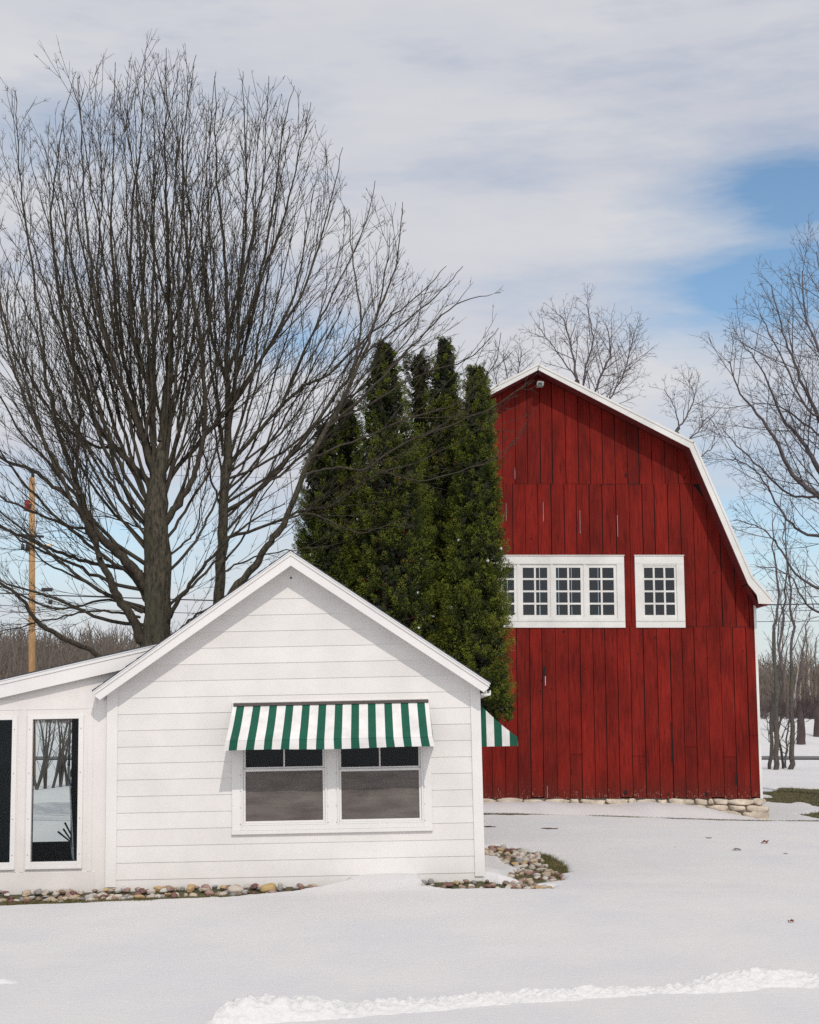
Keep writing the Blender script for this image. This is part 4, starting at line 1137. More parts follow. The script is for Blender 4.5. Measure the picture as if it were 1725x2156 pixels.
PFAN = dict(PMAP); PFAN.update(space=[.60, .38, .24, .1])
TA = Tree(101); TA.env = True
TA.limb(px3([(330, 1600), (330, 1420), (330, 1340), (332, 1200), (330, 1080), (335, 1000), (344, 930), (352, 860), (358, 760)], 24, 24), pr(72, 62, 58, 55, 50, 38, 27, 24, 22), None, trunk=True)
limbsA = [
 ([(340, 930), (348, 860), (356, 770), (360, 690), (353, 520), (350, 320), (350, 100)], 24, 24.2, (27, 24, 22, 18, 12, 6, 2), .3),
 ([(328, 1262), (300, 1225), (280, 1198), (240, 1154), (196, 1114), (168, 1042), (148, 978), (124, 914), (100, 810), (86, 690), (62, 520), (40, 350), (32, 190)], 24, 23.2, (30, 30, 29, 26, 23, 20, 17, 15, 12, 9, 7, 4, 2), .3),
 ([(318, 1370), (296, 1346), (280, 1306), (240, 1242), (212, 1175), (192, 1122), (152, 1056), (112, 1022), (68, 990), (0, 962), (-80, 900), (-140, 800)], 24, 22.8, (34, 30, 27, 24, 20, 18, 15, 13, 12, 9, 6, 2), .3),
 ([(310, 1268), (272, 1206), (192, 1186), (132, 1166), (60, 1134), (0, 1108), (-90, 1060)], 24, 25.2, (16, 14, 12, 11, 10, 8, 3), .25),
 ([(196, 1116), (132, 1104), (64, 1074), (0, 1046), (-80, 1010)], 23.6, 24.6, (10, 9, 8, 7, 3), .15),
 ([(330, 1440), (208, 1378), (120, 1338), (76, 1306), (48, 1262), (0, 1228), (-80, 1180)], 24, 22.9, (20, 17, 16, 14, 11, 9, 4), .25),
 ([(336, 1085), (308, 1012), (248, 946), (200, 890), (184, 822), (144, 730), (120, 600), (108, 450), (125, 300), (160, 150)], 24, 25.2, (24, 22, 19, 17, 15, 12, 10, 7, 4, 2), .25),
 ([(338, 1040), (304, 930), (272, 850), (240, 770), (216, 690), (190, 550), (178, 400), (168, 210)], 24, 22.9, (24, 21, 19, 17, 14, 10, 6, 2), .25),
 ([(338, 1020), (316, 950), (288, 870), (268, 790), (248, 690), (235, 500), (240, 320), (243, 130)], 24, 24.9, (20, 19, 17, 15, 13, 9, 5, 2), .25),
 ([(338, 1000), (320, 914), (316, 830), (298, 770), (276, 690), (275, 500), (296, 300), (306, 115)], 24, 23.3, (18, 17, 15, 14, 12, 9, 5, 2), .25),
 ([(330, 1130), (358, 1085), (400, 1018), (424, 950), (432, 850), (424, 730), (404, 600), (386, 430), (388, 260), (413, 115)], 24, 23.5, (26, 24, 20, 17, 15, 13, 10, 7, 4, 2), .25),
 ([(330, 1090), (352, 1018), (420, 930), (462, 882), (520, 800), (590, 690), (635, 560), (660, 400)], 24, 25.3, (18, 17, 15, 13, 11, 9, 6, 2), .25),
 ([(340, 1330), (358, 1298), (400, 1230), (448, 1170), (520, 1105), (600, 1060)], 24, 23.0, (18, 16, 13, 10, 7, 3), .25),
 ([(345, 1360), (385, 1320), (420, 1290), (480, 1270), (560, 1210)], 24, 24.8, (10, 9, 8, 6, 3), .25),
 ([(212, 1175), (180, 1100), (160, 1000), (168, 880), (150, 700), (140, 500), (118, 320)], 23.6, 24.4, (14, 13, 12, 10, 8, 5, 2), .2),
 ([(168, 1042), (110, 960), (60, 860), (20, 740), (-10, 560), (-20, 420)], 23.4, 22.6, (13, 11, 9, 8, 5, 2), .2),
 ([(152, 1056), (90, 920), (50, 790), (10, 680), (-30, 480)], 23.2, 24.4, (12, 10, 8, 6, 2), .2),
 ([(296, 1300), (220, 1285), (150, 1295), (80, 1310), (0, 1330)], 24, 23.5, (9, 8, 6, 5, 3), .25),
 ([(300, 1290), (230, 1262), (140, 1280), (90, 1275), (20, 1240), (-50, 1230)], 24, 24.8, (9, 8, 7, 6, 4, 3), .2),
 ([(248, 946), (180, 930), (110, 870), (60, 780), (30, 640), (70, 470)], 24.4, 25.6, (11, 10, 8, 6, 4, 2), .2),
 ([(350, 720), (390, 600), (400, 470), (380, 330), (335, 160)], 24, 24.8, (11, 9, 7, 4, 2), .15),
 ([(352, 640), (320, 500), (330, 350), (375, 160)], 24, 23.4, (9, 7, 4, 2), .15),
 ([(338, 1010), (380, 900), (400, 800), (440, 680), (450, 560), (430, 420)], 24, 23.2, (14, 12, 10, 8, 5, 2), .1),
 ([(336, 1000), (340, 900), (325, 780), (330, 640), (322, 480), (335, 340)], 24, 24.9, (14, 12, 10, 8, 5, 2), .1),
 ([(304, 930), (320, 800), (300, 640), (305, 480), (275, 320), (262, 210)], 23.8, 23.0, (12, 10, 8, 6, 4, 2), .1),
 ([(330, 1150), (270, 1080), (230, 1000), (200, 960), (150, 920)], 24, 23.2, (10, 8, 7, 5, 2), .1),
 ([(336, 1200), (380, 1150), (410, 1120), (430, 1040), (440, 960)], 24, 24.8, (9, 8, 6, 4, 2), .1),
 ([(334, 1120), (290, 1110), (230, 1090), (170, 1085)], 24, 25, (7, 6, 4, 2), .1),
 ([(240, 770), (205, 600), (215, 400), (210, 240)], 23.7, 23.2, (9, 7, 4, 2), .15),
 ([(288, 870), (230, 760), (170, 640), (150, 500), (190, 330)], 24.3, 25.4, (10, 8, 6, 4, 2), .15)]
for pts, y0, y1, rw, stt in limbsA: TA.limb(px3(pts, y0, y1), pr(*rw), PMAP, start=stt*.6, sides=8)
rf_ = random.Random(41)
for (eu, ev, sv) in ((-90, 980, 1300), (-80, 1180, 1320), (-70, 860, 1240), (-60, 740, 1200), (-30, 600, 1160), (0, 500, 1180), (30, 400, 1120), (64, 330, 1140), (84, 280, 1080), (130, 240, 1100), (160, 190, 1060), (205, 250, 1040), (250, 190, 1060), (285, 180, 1010), (325, 200, 990), (372, 200, 1000), (400, 240, 1010), (432, 300, 1040), (446, 380, 1060), (470, 470, 1070), (505, 560, 1120), (540, 680, 1150), (560, 820, 1220), (580, 960, 1290), (20, 1120, 1290), (60, 700, 1130), (110, 560, 1090), (-60, 1060, 1250)):
    su = 332 + (6 if eu > 332 else -6); yy = 24 + rf_.uniform(-1.5, 1.7)
    du, dv = eu-su, ev-sv; pts = [(su, sv)]
    for t in (.2, .42, .66, .85):
        pts.append((su + du*(t**.80) + rf_.uniform(-7, 7), sv + dv*(t**1.12) + rf_.uniform(-7, 7)))
    pts.append((eu, ev)); w0 = rf_.uniform(10, 16)
    TA.limb(px3(pts, 24, yy), pr(w0, w0*.85, w0*.68, w0*.48, w0*.28, 2), PFAN, start=.12, sides=6)
finish_tree(TA, 'maple_tree', at(330, 1600, 24), 'large bare maple with thick trunk and fanning limbs behind the porch roof', 'tree', 'bare maples behind the cottage', M['bark'], M['twig'])

TB = Tree(202); TB.env = True
TB.limb(px3([(458, 1600), (458, 1400), (460, 1270), (466, 1170), (472, 1050), (480, 930)], 24.6, 24.6), pr(38, 34, 31, 29, 28, 25), None, trunk=True)
PSB = dict(PMAP); PSB.update(space=[.5, .30, .2, .1])
limbsB = [
 ([(480, 930), (480, 830), (476, 770), (480, 690), (470, 500), (456, 350), (452, 160)], 24.6, 24.5, (25, 20, 18, 15, 10, 6, 2), .2),
 ([(480, 900), (498, 790), (516, 730), (545, 600), (575, 430), (598, 260), (620, 180)], 24.6, 25.4, (16, 14, 12, 10, 7, 4, 2), .2),
 ([(480, 980), (540, 914), (592, 858), (640, 812), (690, 790), (780, 700), (860, 640), (940, 560)], 24.6, 25.6, (16, 14, 12, 10, 9, 7, 5, 2), .2),
 ([(474, 1080), (560, 1018), (620, 950), (690, 858), (752, 760), (800, 640), (822, 490)], 24.6, 23.8, (16, 14, 12, 11, 9, 6, 2), .2),
 ([(470, 1135), (560, 1106), (640, 1074), (700, 1062), (780, 1005), (900, 965), (1015, 900)], 24.6, 23.0, (12, 10, 9, 8, 7, 5, 2), .2),
 ([(478, 790), (530, 640), (590, 480), (630, 330), (655, 215)], 24.6, 23.4, (13, 11, 8, 4, 2), .2),
 ([(480, 870), (560, 740), (640, 610), (690, 450), (722, 310)], 24.6, 24.6, (14, 11, 8, 5, 2), .2),
 ([(477, 800), (444, 700), (425, 520), (432, 380), (455, 150)], 24.6, 24.0, (12, 10, 7, 4, 2), .2),
 ([(478, 730), (510, 560), (520, 400), (515, 250), (512, 150)], 24.6, 25.5, (11, 9, 6, 4, 2), .15),
 ([(480, 690), (525, 520), (555, 370), (560, 250), (566, 160)], 24.6, 24.0, (10, 8, 5, 3, 2), .15),
 ([(560, 1018), (640, 960), (700, 880), (780, 800), (870, 700), (890, 600)], 24.4, 25.8, (10, 9, 7, 6, 4, 2), .15),
 ([(592, 858), (640, 740), (700, 620), (760, 500), (790, 380)], 24.8, 24.2, (9, 8, 6, 4, 2), .15),
 ([(463, 1210), (520, 1180), (600, 1160), (690, 1150)], 24.6, 24.0, (7, 6, 4, 2), .2)]
for pts, y0, y1, rw, stt in limbsB: TB.limb(px3(pts, y0, y1), pr(*rw), PSB if pts[-1][1] > 850 else PMAP, start=stt*.7, sides=8)
for (eu, ev, sv) in ((525, 180, 960), (545, 260, 930), (610, 280, 980), (650, 340, 1010), (690, 430, 1040), (715, 540, 1060), (770, 560, 1040), (815, 640, 1090), (840, 560, 1000), (900, 620, 1060), (435, 230, 930), (415, 380, 960), (395, 560, 1000), (385, 740, 1080), (620, 900, 1180), (680, 780, 1120), (930, 660, 1010)):
    su = 472 + (3 if eu > 472 else -3); yy = 24.6 + rf_.uniform(-1.2, 1.6); du, dv = eu-su, ev-sv; pts = [(su, sv)]
    for t in (.2, .42, .66, .85):
        pts.append((su + du*(t**.85) + rf_.uniform(-6, 6), sv + dv*(t**1.10) + rf_.uniform(-6, 6)))
    pts.append((eu, ev)); w0 = rf_.uniform(8, 12)
    TB.limb(px3(pts, 24.6, yy), pr(w0, w0*.85, w0*.68, w0*.48, w0*.28, 2), PFAN, start=.12, sides=6)
finish_tree(TB, 'maple_tree', at(458, 1600, 24.6), 'bare maple with slender straight trunk right of the thick one', 'tree', 'bare maples behind the cottage', M['bark'], M['twig'])

TC = Tree(303); TC.env = True
TC.limb(px3([(430, 1600), (455, 1330), (492, 1242), (536, 1190), (568, 1142), (604, 1090), (652, 968), (713, 863)], 24.0, 23.4), pr(28, 25, 23, 22, 21, 20, 17, 14), PMAP, start=.5, trunk=True)
limbsC = [
 ([(713, 863), (767, 745), (800, 650), (832, 560), (848, 425)], 23.4, 23.6, (14, 11, 8, 5, 2), .1),
 ([(640, 1000), (700, 985), (770, 985), (850, 935), (960, 890), (1050, 850), (1125, 800)], 23.4, 22.6, (9, 8, 8, 7, 5, 3, 2), .15),
 ([(690, 900), (790, 810), (880, 715), (960, 640), (1035, 620)], 23.4, 23.0, (9, 8, 6, 4, 2), .15),
 ([(767, 745), (850, 680), (930, 610), (975, 560)], 23.4, 24.2, (8, 6, 4, 2), .15),
 ([(604, 1092), (660, 1082), (720, 1110), (775, 1120), (850, 1090)], 23.5, 22.9, (7, 6, 5, 3, 2), .15),
 ([(700, 885), (780, 850), (880, 790), (980, 760), (1050, 690)], 23.4, 22.7, (8, 7, 5, 4, 2), .15),
 ([(652, 968), (740, 930), (860, 880), (960, 850), (1040, 770), (1055, 700)], 23.4, 22.9, (8, 7, 6, 4, 3, 2), .2),
 ([(780, 985), (880, 1010), (970, 990), (1050, 960), (1110, 900)], 23.2, 22.6, (5, 4, 4, 3, 2), .15),
 ([(730, 830), (760, 700), (745, 560), (735, 440)], 23.4, 24.3, (9, 7, 5, 2), .15)]
PSP = dict(PMAP); PSP.update(space=[.55, .32, .2, .1])
for pts, y0, y1, rw, stt in limbsC: TC.limb(px3(pts, y0, y1), pr(*rw), PSP, start=stt, sides=7)
finish_tree(TC, 'maple_tree', at(430, 1600, 24), 'bare maple stem leaning right in front of the evergreens', 'tree', 'bare maples behind the cottage', M['bark'], M['twig'])

# distant trees beyond the barn
def far_tree(seed, base, Y, trunk, limbs, scale_px, label, name='bare_tree', group='bare trees beyond the barn', P=None, bark=None, twig=None, rmin=.0055):
    T = Tree(seed, rmin); sc_ = Y/3000.
    T.limb([at(u, v, Y) for u, v in trunk], [p*sc_/2 for p in scale_px[0]], None, trunk=True, jit=.03)
    for pts, y1, rw in limbs:
        T.limb(px3(pts, Y, Y+y1), [p*sc_/2*.66 for p in rw], P, start=.12, sides=6, jit=.02)
    return finish_tree(T, name, at(trunk[0][0], trunk[0][1], Y), label, 'tree', group, bark or M['far_bark'], twig or M['far_twig'])
PFAR = dict(levels=4, step=[.5, .4, .25, .2], wob=[.04, .07, .11, .15], up=[.05, .12, .14, .1], taper=[.3, .25, .3, .6], sides=[5, 4, 3, 3],
            start=[.15, .12, .1, .1], space=[.26, .24, .19, .2], pair=.35, angle=[(25, 55), (25, 60), (30, 65), (30, 50)],
            len=[(.6, 1.3), (.5, 1.3), (.5, 1.3), (1, 1)], lfac=[.34, .36, .34, .2], ladd=[.5, .25, .12, .05], crad=[.011, .010, .012, .01])
far_tree(1, None, 55, [(1225, 1640), (1232, 1200), (1228, 900), (1215, 800)], [
   ([(1215, 800), (1205, 740), (1190, 680), (1170, 655)], 1, (9, 6, 4, 2)), ([(1222, 850), (1235, 770), (1250, 710), (1235, 640)], -1, (8, 6, 4, 2)),
   ([(1228, 880), (1262, 800), (1285, 740), (1275, 680)], 1.5, (8, 7, 5, 2)), ([(1228, 900), (1290, 830), (1320, 770), (1335, 700)], -1, (7, 5, 4, 2)),
   ([(1215, 800), (1180, 750), (1150, 710), (1128, 680)], 1, (6, 4, 3, 2))], [(24, 20, 13, 10)], 'leafless tree rising behind the barn ridge', P=PFAR)
far_tree(2, None, 57, [(1395, 1640), (1400, 1200), (1415, 960), (1430, 900)], [
   ([(1430, 900), (1450, 870), (1462, 830), (1450, 800)], 1, (6, 5, 3, 2)), ([(1430, 900), (1420, 860), (1400, 820)], -1, (5, 3, 2)),
   ([(1415, 960), (1470, 910), (1490, 880), (1510, 900)], 1.5, (5, 4, 3, 2)), ([(1415, 1000), (1480, 960), (1510, 930)], 0, (5, 4, 2))], [(16, 13, 9, 7)], 'small leafless tree just above the lower bend of the barn roof', P=PFAR)
far_tree(3, None, 60, [(1085, 1640), (1085, 1200), (1080, 860)], [
   ([(1080, 860), (1070, 800), (1060, 745)], 1, (5, 3, 2)), ([(1080, 860), (1092, 790), (1100, 735)], -1, (5, 3, 2)), ([(1080, 900), (1050, 830), (1040, 770)], .5, (4, 3, 2))], [(14, 11, 6)], 'faint leafless tree between the evergreens and the barn peak', P=PFAR)
PBIG = dict(PFAR); PBIG.update(space=[.46, .32, .22, .2], lfac=[.30, .32, .32, .2], ladd=[.7, .3, .12, .05], up=[.03, .12, .14, .1], crad=[.008, .008, .010, .01], sides=[5, 3, 3, 3])
far_tree(4, None, 42, [(1850, 1640), (1845, 1400), (1835, 1250)], [
   ([(1835, 1250), (1780, 1110), (1725, 1045), (1670, 1000), (1620, 900), (1560, 830), (1535, 760)], -1, (26, 24, 20, 14, 10, 6, 3)),
   ([(1835, 1240), (1790, 1100), (1725, 990), (1690, 930), (1650, 880), (1600, 770), (1560, 720)], 1, (24, 22, 18, 13, 9, 5, 3)),
   ([(1840, 1200), (1790, 980), (1725, 880), (1680, 780), (1650, 700), (1625, 600)], -1, (24, 18, 13, 9, 6, 3)),
   ([(1840, 1150), (1800, 900), (1750, 780), (1700, 680), (1690, 570)], 1, (20, 15, 10, 7, 3)),
   ([(1845, 1000), (1790, 760), (1740, 620), (1720, 530)], .5, (16, 11, 6, 3)),
   ([(1835, 1240), (1760, 1140), (1690, 1120), (1640, 1070), (1600, 1000), (1540, 960)], 2, (16, 12, 9, 7, 5, 3)),
   ([(1840, 1290), (1760, 1250), (1690, 1220), (1640, 1150), (1600, 1110), (1545, 1095)], -1, (14, 11, 8, 6, 4, 2)),
   ([(1840, 1340), (1760, 1300), (1700, 1270), (1660, 1210), (1590, 1190)], 1, (12, 9, 7, 4, 2)),
   ([(1725, 1045), (1660, 1040), (1600, 985), (1545, 930), (1520, 900)], .5, (9, 7, 6, 4, 2)),
   ([(1745, 930), (1680, 880), (1620, 850), (1560, 860)], 1, (8, 6, 4, 2)),
   ([(1845, 1000), (1770, 900), (1700, 860), (1640, 740), (1600, 660)], -1.5, (12, 10, 8, 5, 3))], [(44, 38, 34)], 'big spreading leafless tree reaching in from the right of the barn', P=PBIG, rmin=.005)
# slim trees in the clump right of the barn
PCL = dict(PFAR); PCL.update(levels=3, up=[.1, .22, .2, .1], angle=[(18, 42), (20, 50), (30, 60), (30, 50)], space=[.55, .4, .3, .2], lfac=[.22, .3, .3, .2])
cl_specs = [([(1633, 1625), (1636, 1500), (1630, 1330), (1637, 1250), (1628, 1150), (1632, 1080)], (13, 11, 8, 6, 4, 2), 'slim trunk with a pale scar nearest the barn corner'),
 ([(1665, 1628), (1668, 1560), (1667, 1400), (1668, 1300), (1660, 1200), (1655, 1085)], (13, 12, 8, 7, 4, 2), 'stoutest slim trunk at the right of the clump by the barn'),
 ([(1621, 1622), (1625, 1520), (1640, 1400), (1650, 1300), (1657, 1200), (1650, 1100)], (9, 8, 7, 6, 4, 2), 'slim leaning trunk at the left of the clump by the barn'),
 ([(1650, 1625), (1643, 1560), (1645, 1450), (1640, 1330), (1648, 1240)], (6, 6, 4, 3, 2), 'thin trunk in the middle of the clump by the barn'),
 ([(1656, 1625), (1660, 1540), (1672, 1480), (1690, 1380), (1705, 1290)], (5, 4, 4, 3, 2), 'thin curving stem low in the clump by the barn')]
for i, (pts, rw, lab) in enumerate(cl_specs):
    T = Tree(500+i, .006); Y = 64 + i*.5
    T.limb([at(u, v, Y) for u, v in pts[:3]], [p*Y/6000*.85 for p in rw[:3]], PCL, start=.5, trunk=True, jit=.04)
    T.limb([at(u, v, Y) for u, v in pts[2:]], [p*Y/6000*.8 for p in rw[2:]], PCL, start=.05, sides=6, jit=.05)
    # low twiggy shoots
    for k in range(3):
        u, v = pts[0]; s_ = random.Random(i*7+k); T.branch(Vector(at(u+s_.uniform(-3, 3), v-30-s_.uniform(0, 60), Y)), Vector((s_.uniform(-1, 1), s_.uniform(-.3, .3), .7)).normalized(), s_.uniform(1.2, 2.4), .02, 1, PCL)
    finish_tree(T, 'slim_tree', at(*pts[0], Y), lab, 'tree', 'slim trees right of the barn', M['far_bark'], M['far_twig'])
# shrubs seen through the porch window, beyond the yard
for i, u in enumerate((78, 96, 112, 128, 142)):
    T = Tree(600+i, .008); Y = 47 + i*.7
    b_ = at(u, 1640, Y)
    b_ = (b_[0], Y, float(snow_z(b_[0], Y)))
    for k in range(3):
        r_ = random.Random(i*11+k); T.branch(Vector(b_), Vector((r_.uniform(-.35, .35), r_.uniform(-.2, .2), 1)).normalized(), r_.uniform(2.0, 3.4), .05, 1, PCL)
    o = finish_tree(T, 'bare_shrub', b_, 'bare many-stemmed shrub beyond the porch\'s back window', 'shrub', 'bare shrubs behind the porch', M['far_bark'], M['far_bark'])

# woodland: a few generated trees, copied
PW = dict(levels=3, step=[1, .9, .6], wob=[.04, .10, .15], up=[.02, .10, .1], taper=[.3, .3, .4], sides=[5, 3, 3], start=[.3, .15, .1], space=[.55, .55, .3], pair=.3,
          angle=[(20, 45), (25, 50), (30, 50)], len=[(.6, 1.2), (.6, 1.2), (1, 1)], lfac=[.28, .34, .2], ladd=[.5, .3, .1], crad=[.012, .014, .01])
protos = []
for i in range(7):
    T = Tree(800+i, .015); h = [8, 9.5, 7, 10, 8.5, 6.5, 9][i]
    r_ = T.r; T.limb([(0, 0, -1), (r_.uniform(-.2, .2), 0, h*.3), (r_.uniform(-.5, .5), r_.uniform(-.3, .3), h*.7), (r_.uniform(-.7, .7), 0, h)], [.19, .15, .09, .03], PW, start=.22, trunk=True, jit=.05)
    protos.append((T, h))
proto_roots = []
def copy_tree(root):
    c = root.copy(); COL.objects.link(c)
    for ch in [o for o in COL.objects if o.parent == root]:
        d = ch.copy(); COL.objects.link(d); d.parent = c
    return c
kids_of = {}
rw_ = random.Random(77)
spots = []
for i in range(115): spots.append((rw_.uniform(-64, -22), rw_.uniform(140, 215), 'L'))
for i in range(115): spots.append((rw_.uniform(46, 78) * 1.0, rw_.uniform(128, 205), 'R'))
for i in range(14): spots.append((rw_.uniform(-20, 44), rw_.uniform(160, 210), 'M'))
made = {}
for i, (x, y, sd_) in enumerate(spots):
    k = i % 7; pale = (sd_ == 'R' and i % 4 == 0)
    key = (k, pale)
    zg = float(H0(x, y)) - .1
    if key not in made:
        T, h = protos[k]
        root = finish_tree(T, 'woodland_tree', (0, 0, 0), 'x', 'tree', 'bare trees of the far woodland', M['wood_pale'] if pale else M['wood_bark'], M['wood_bark'] if sd_ != 'L' else M['wood_bark'])
        made[key] = (root, [o for o in COL.objects if o.parent == root])
    else:
        r0, ch0 = made[key]; root = r0.copy(); COL.objects.link(root)
        for ch in ch0: d = ch.copy(); COL.objects.link(d); d.parent = root
    root.location = (x, y, zg); root.rotation_euler = (0, 0, rw_.uniform(0, 6.28)); s_ = rw_.uniform(.75, 1.15) * (1.0 if sd_ != 'R' else 1.12)
    root.scale = (s_, s_, s_)
    root['label'] = {'L': 'brown leafless tree in the far woods behind the porch roof', 'R': 'pale trunked birch in the far woods right of the barn' if pale else 'grey leafless tree in the far woods right of the barn', 'M': 'leafless tree in the far woods hidden mostly by the buildings'}[sd_]
# brushy undergrowth of the woods
def brush(name, n, xr_, yr, hmax, mat, seed, label):
    r_ = random.Random(seed); V = []; Fs = []
    for _ in range(n):
        x, y = r_.uniform(*xr_), r_.uniform(*yr); z = float(H0(x, y)); h = r_.uniform(.4, 1)*hmax
        for k in range(5):
            d = Vector((r_.gauss(0, .45), r_.gauss(0, .3), 1)).normalized(); L_ = h*r_.uniform(.5, 1)
            p0 = Vector((x+r_.uniform(-.3, .3), y, z-.1)); p1 = p0+d*L_*.5; p2 = p1 + (d+Vector((r_.gauss(0, .4), 0, r_.gauss(0, .2)))).normalized()*L_*.5
            tube(V, Fs, [p0, p1, p2], [.026, .020, .008], 3)
            q = p0.lerp(p2, .5); e = q + Vector((r_.gauss(0, 1), 0, r_.uniform(.1, .9))).normalized()*L_*.4
            tube(V, Fs, [q, e], [.022, .008], 3)
    o = np_mesh(name, np.array([tuple(v) for v in V]), np.array(Fs), mat, smooth=False)
    return tag(o, label, 'undergrowth', kind='stuff')
brush('undergrowth', 4200, (-66, -22), (130, 190), 4.2, M['brush_l'], 5, 'brown tangled brush along the far woods on the left')
brush('undergrowth', 4200, (46, 82), (128, 185), 3.6, M['brush'], 6, 'dark purplish brush along the far woods on the right')
brush('undergrowth', 500, (-22, 46), (140, 190), 3.6, M['brush'], 7, 'low brush of the far woods between the buildings')
# dark tree line mass on the far hill
def treeline():
    r_ = random.Random(9); V = []; Fs = []
    for _ in range(5200):
        x, y = r_.uniform(-110, 130), r_.uniform(225, 360)
        if -40 < x < 60 and r_.random() < .6: continue
        z = float(H0(x, y)); h = r_.uniform(5, 10)
        tube(V, Fs, [(x, y, z-1), (x+r_.uniform(-.5, .5), y, z+h*.6), (x+r_.uniform(-1, 1), y, z+h)], [.20, .14, .03], 3)
        for k in range(4):
            q = Vector((x, y, z+h*r_.uniform(.3, .9))); e = q+Vector((r_.gauss(0, 1), r_.gauss(0, .5), 1.2)).normalized()*h*r_.uniform(.2, .4)
            tube(V, Fs, [q, e], [.08, .03], 3)
    o = np_mesh('far_woods', np.array([tuple(v) for v in V]), np.array(Fs), M['wood_bark']); tag(o, 'brown leafless woods covering the distant hill', 'woods', kind='stuff')
treeline()
# field trees: spreading, dark, on the snow beyond the road
for i, (u, Y) in enumerate(((1686, 112), (1722, 118), (1632, 122))):
    T = Tree(900+i, .02); b_ = at(u, 1560, Y); z_ = float(H0(b_[0], Y)); b_ = (b_[0], Y, z_)
    P_ = dict(PW); P_.update(angle=[(45, 80), (30, 60), (30, 50)], lfac=[.55, .4, .2], space=[.22, .4, .3])
    T.limb([(b_[0], Y, z_-.2), (b_[0]+.1, Y, z_+1.6), (b_[0], Y, z_+3.2)], [.34, .30, .10], P_, start=.4, trunk=True)
    finish_tree(T, 'orchard_tree', b_, ['low spreading orchard tree on the snow beyond the road, between the trunks', 'low spreading orchard tree at the right edge beyond the road', 'low spreading orchard tree beyond the road closest to the barn'][i], 'tree', 'orchard trees beyond the road', M['brush'], M['brush'])

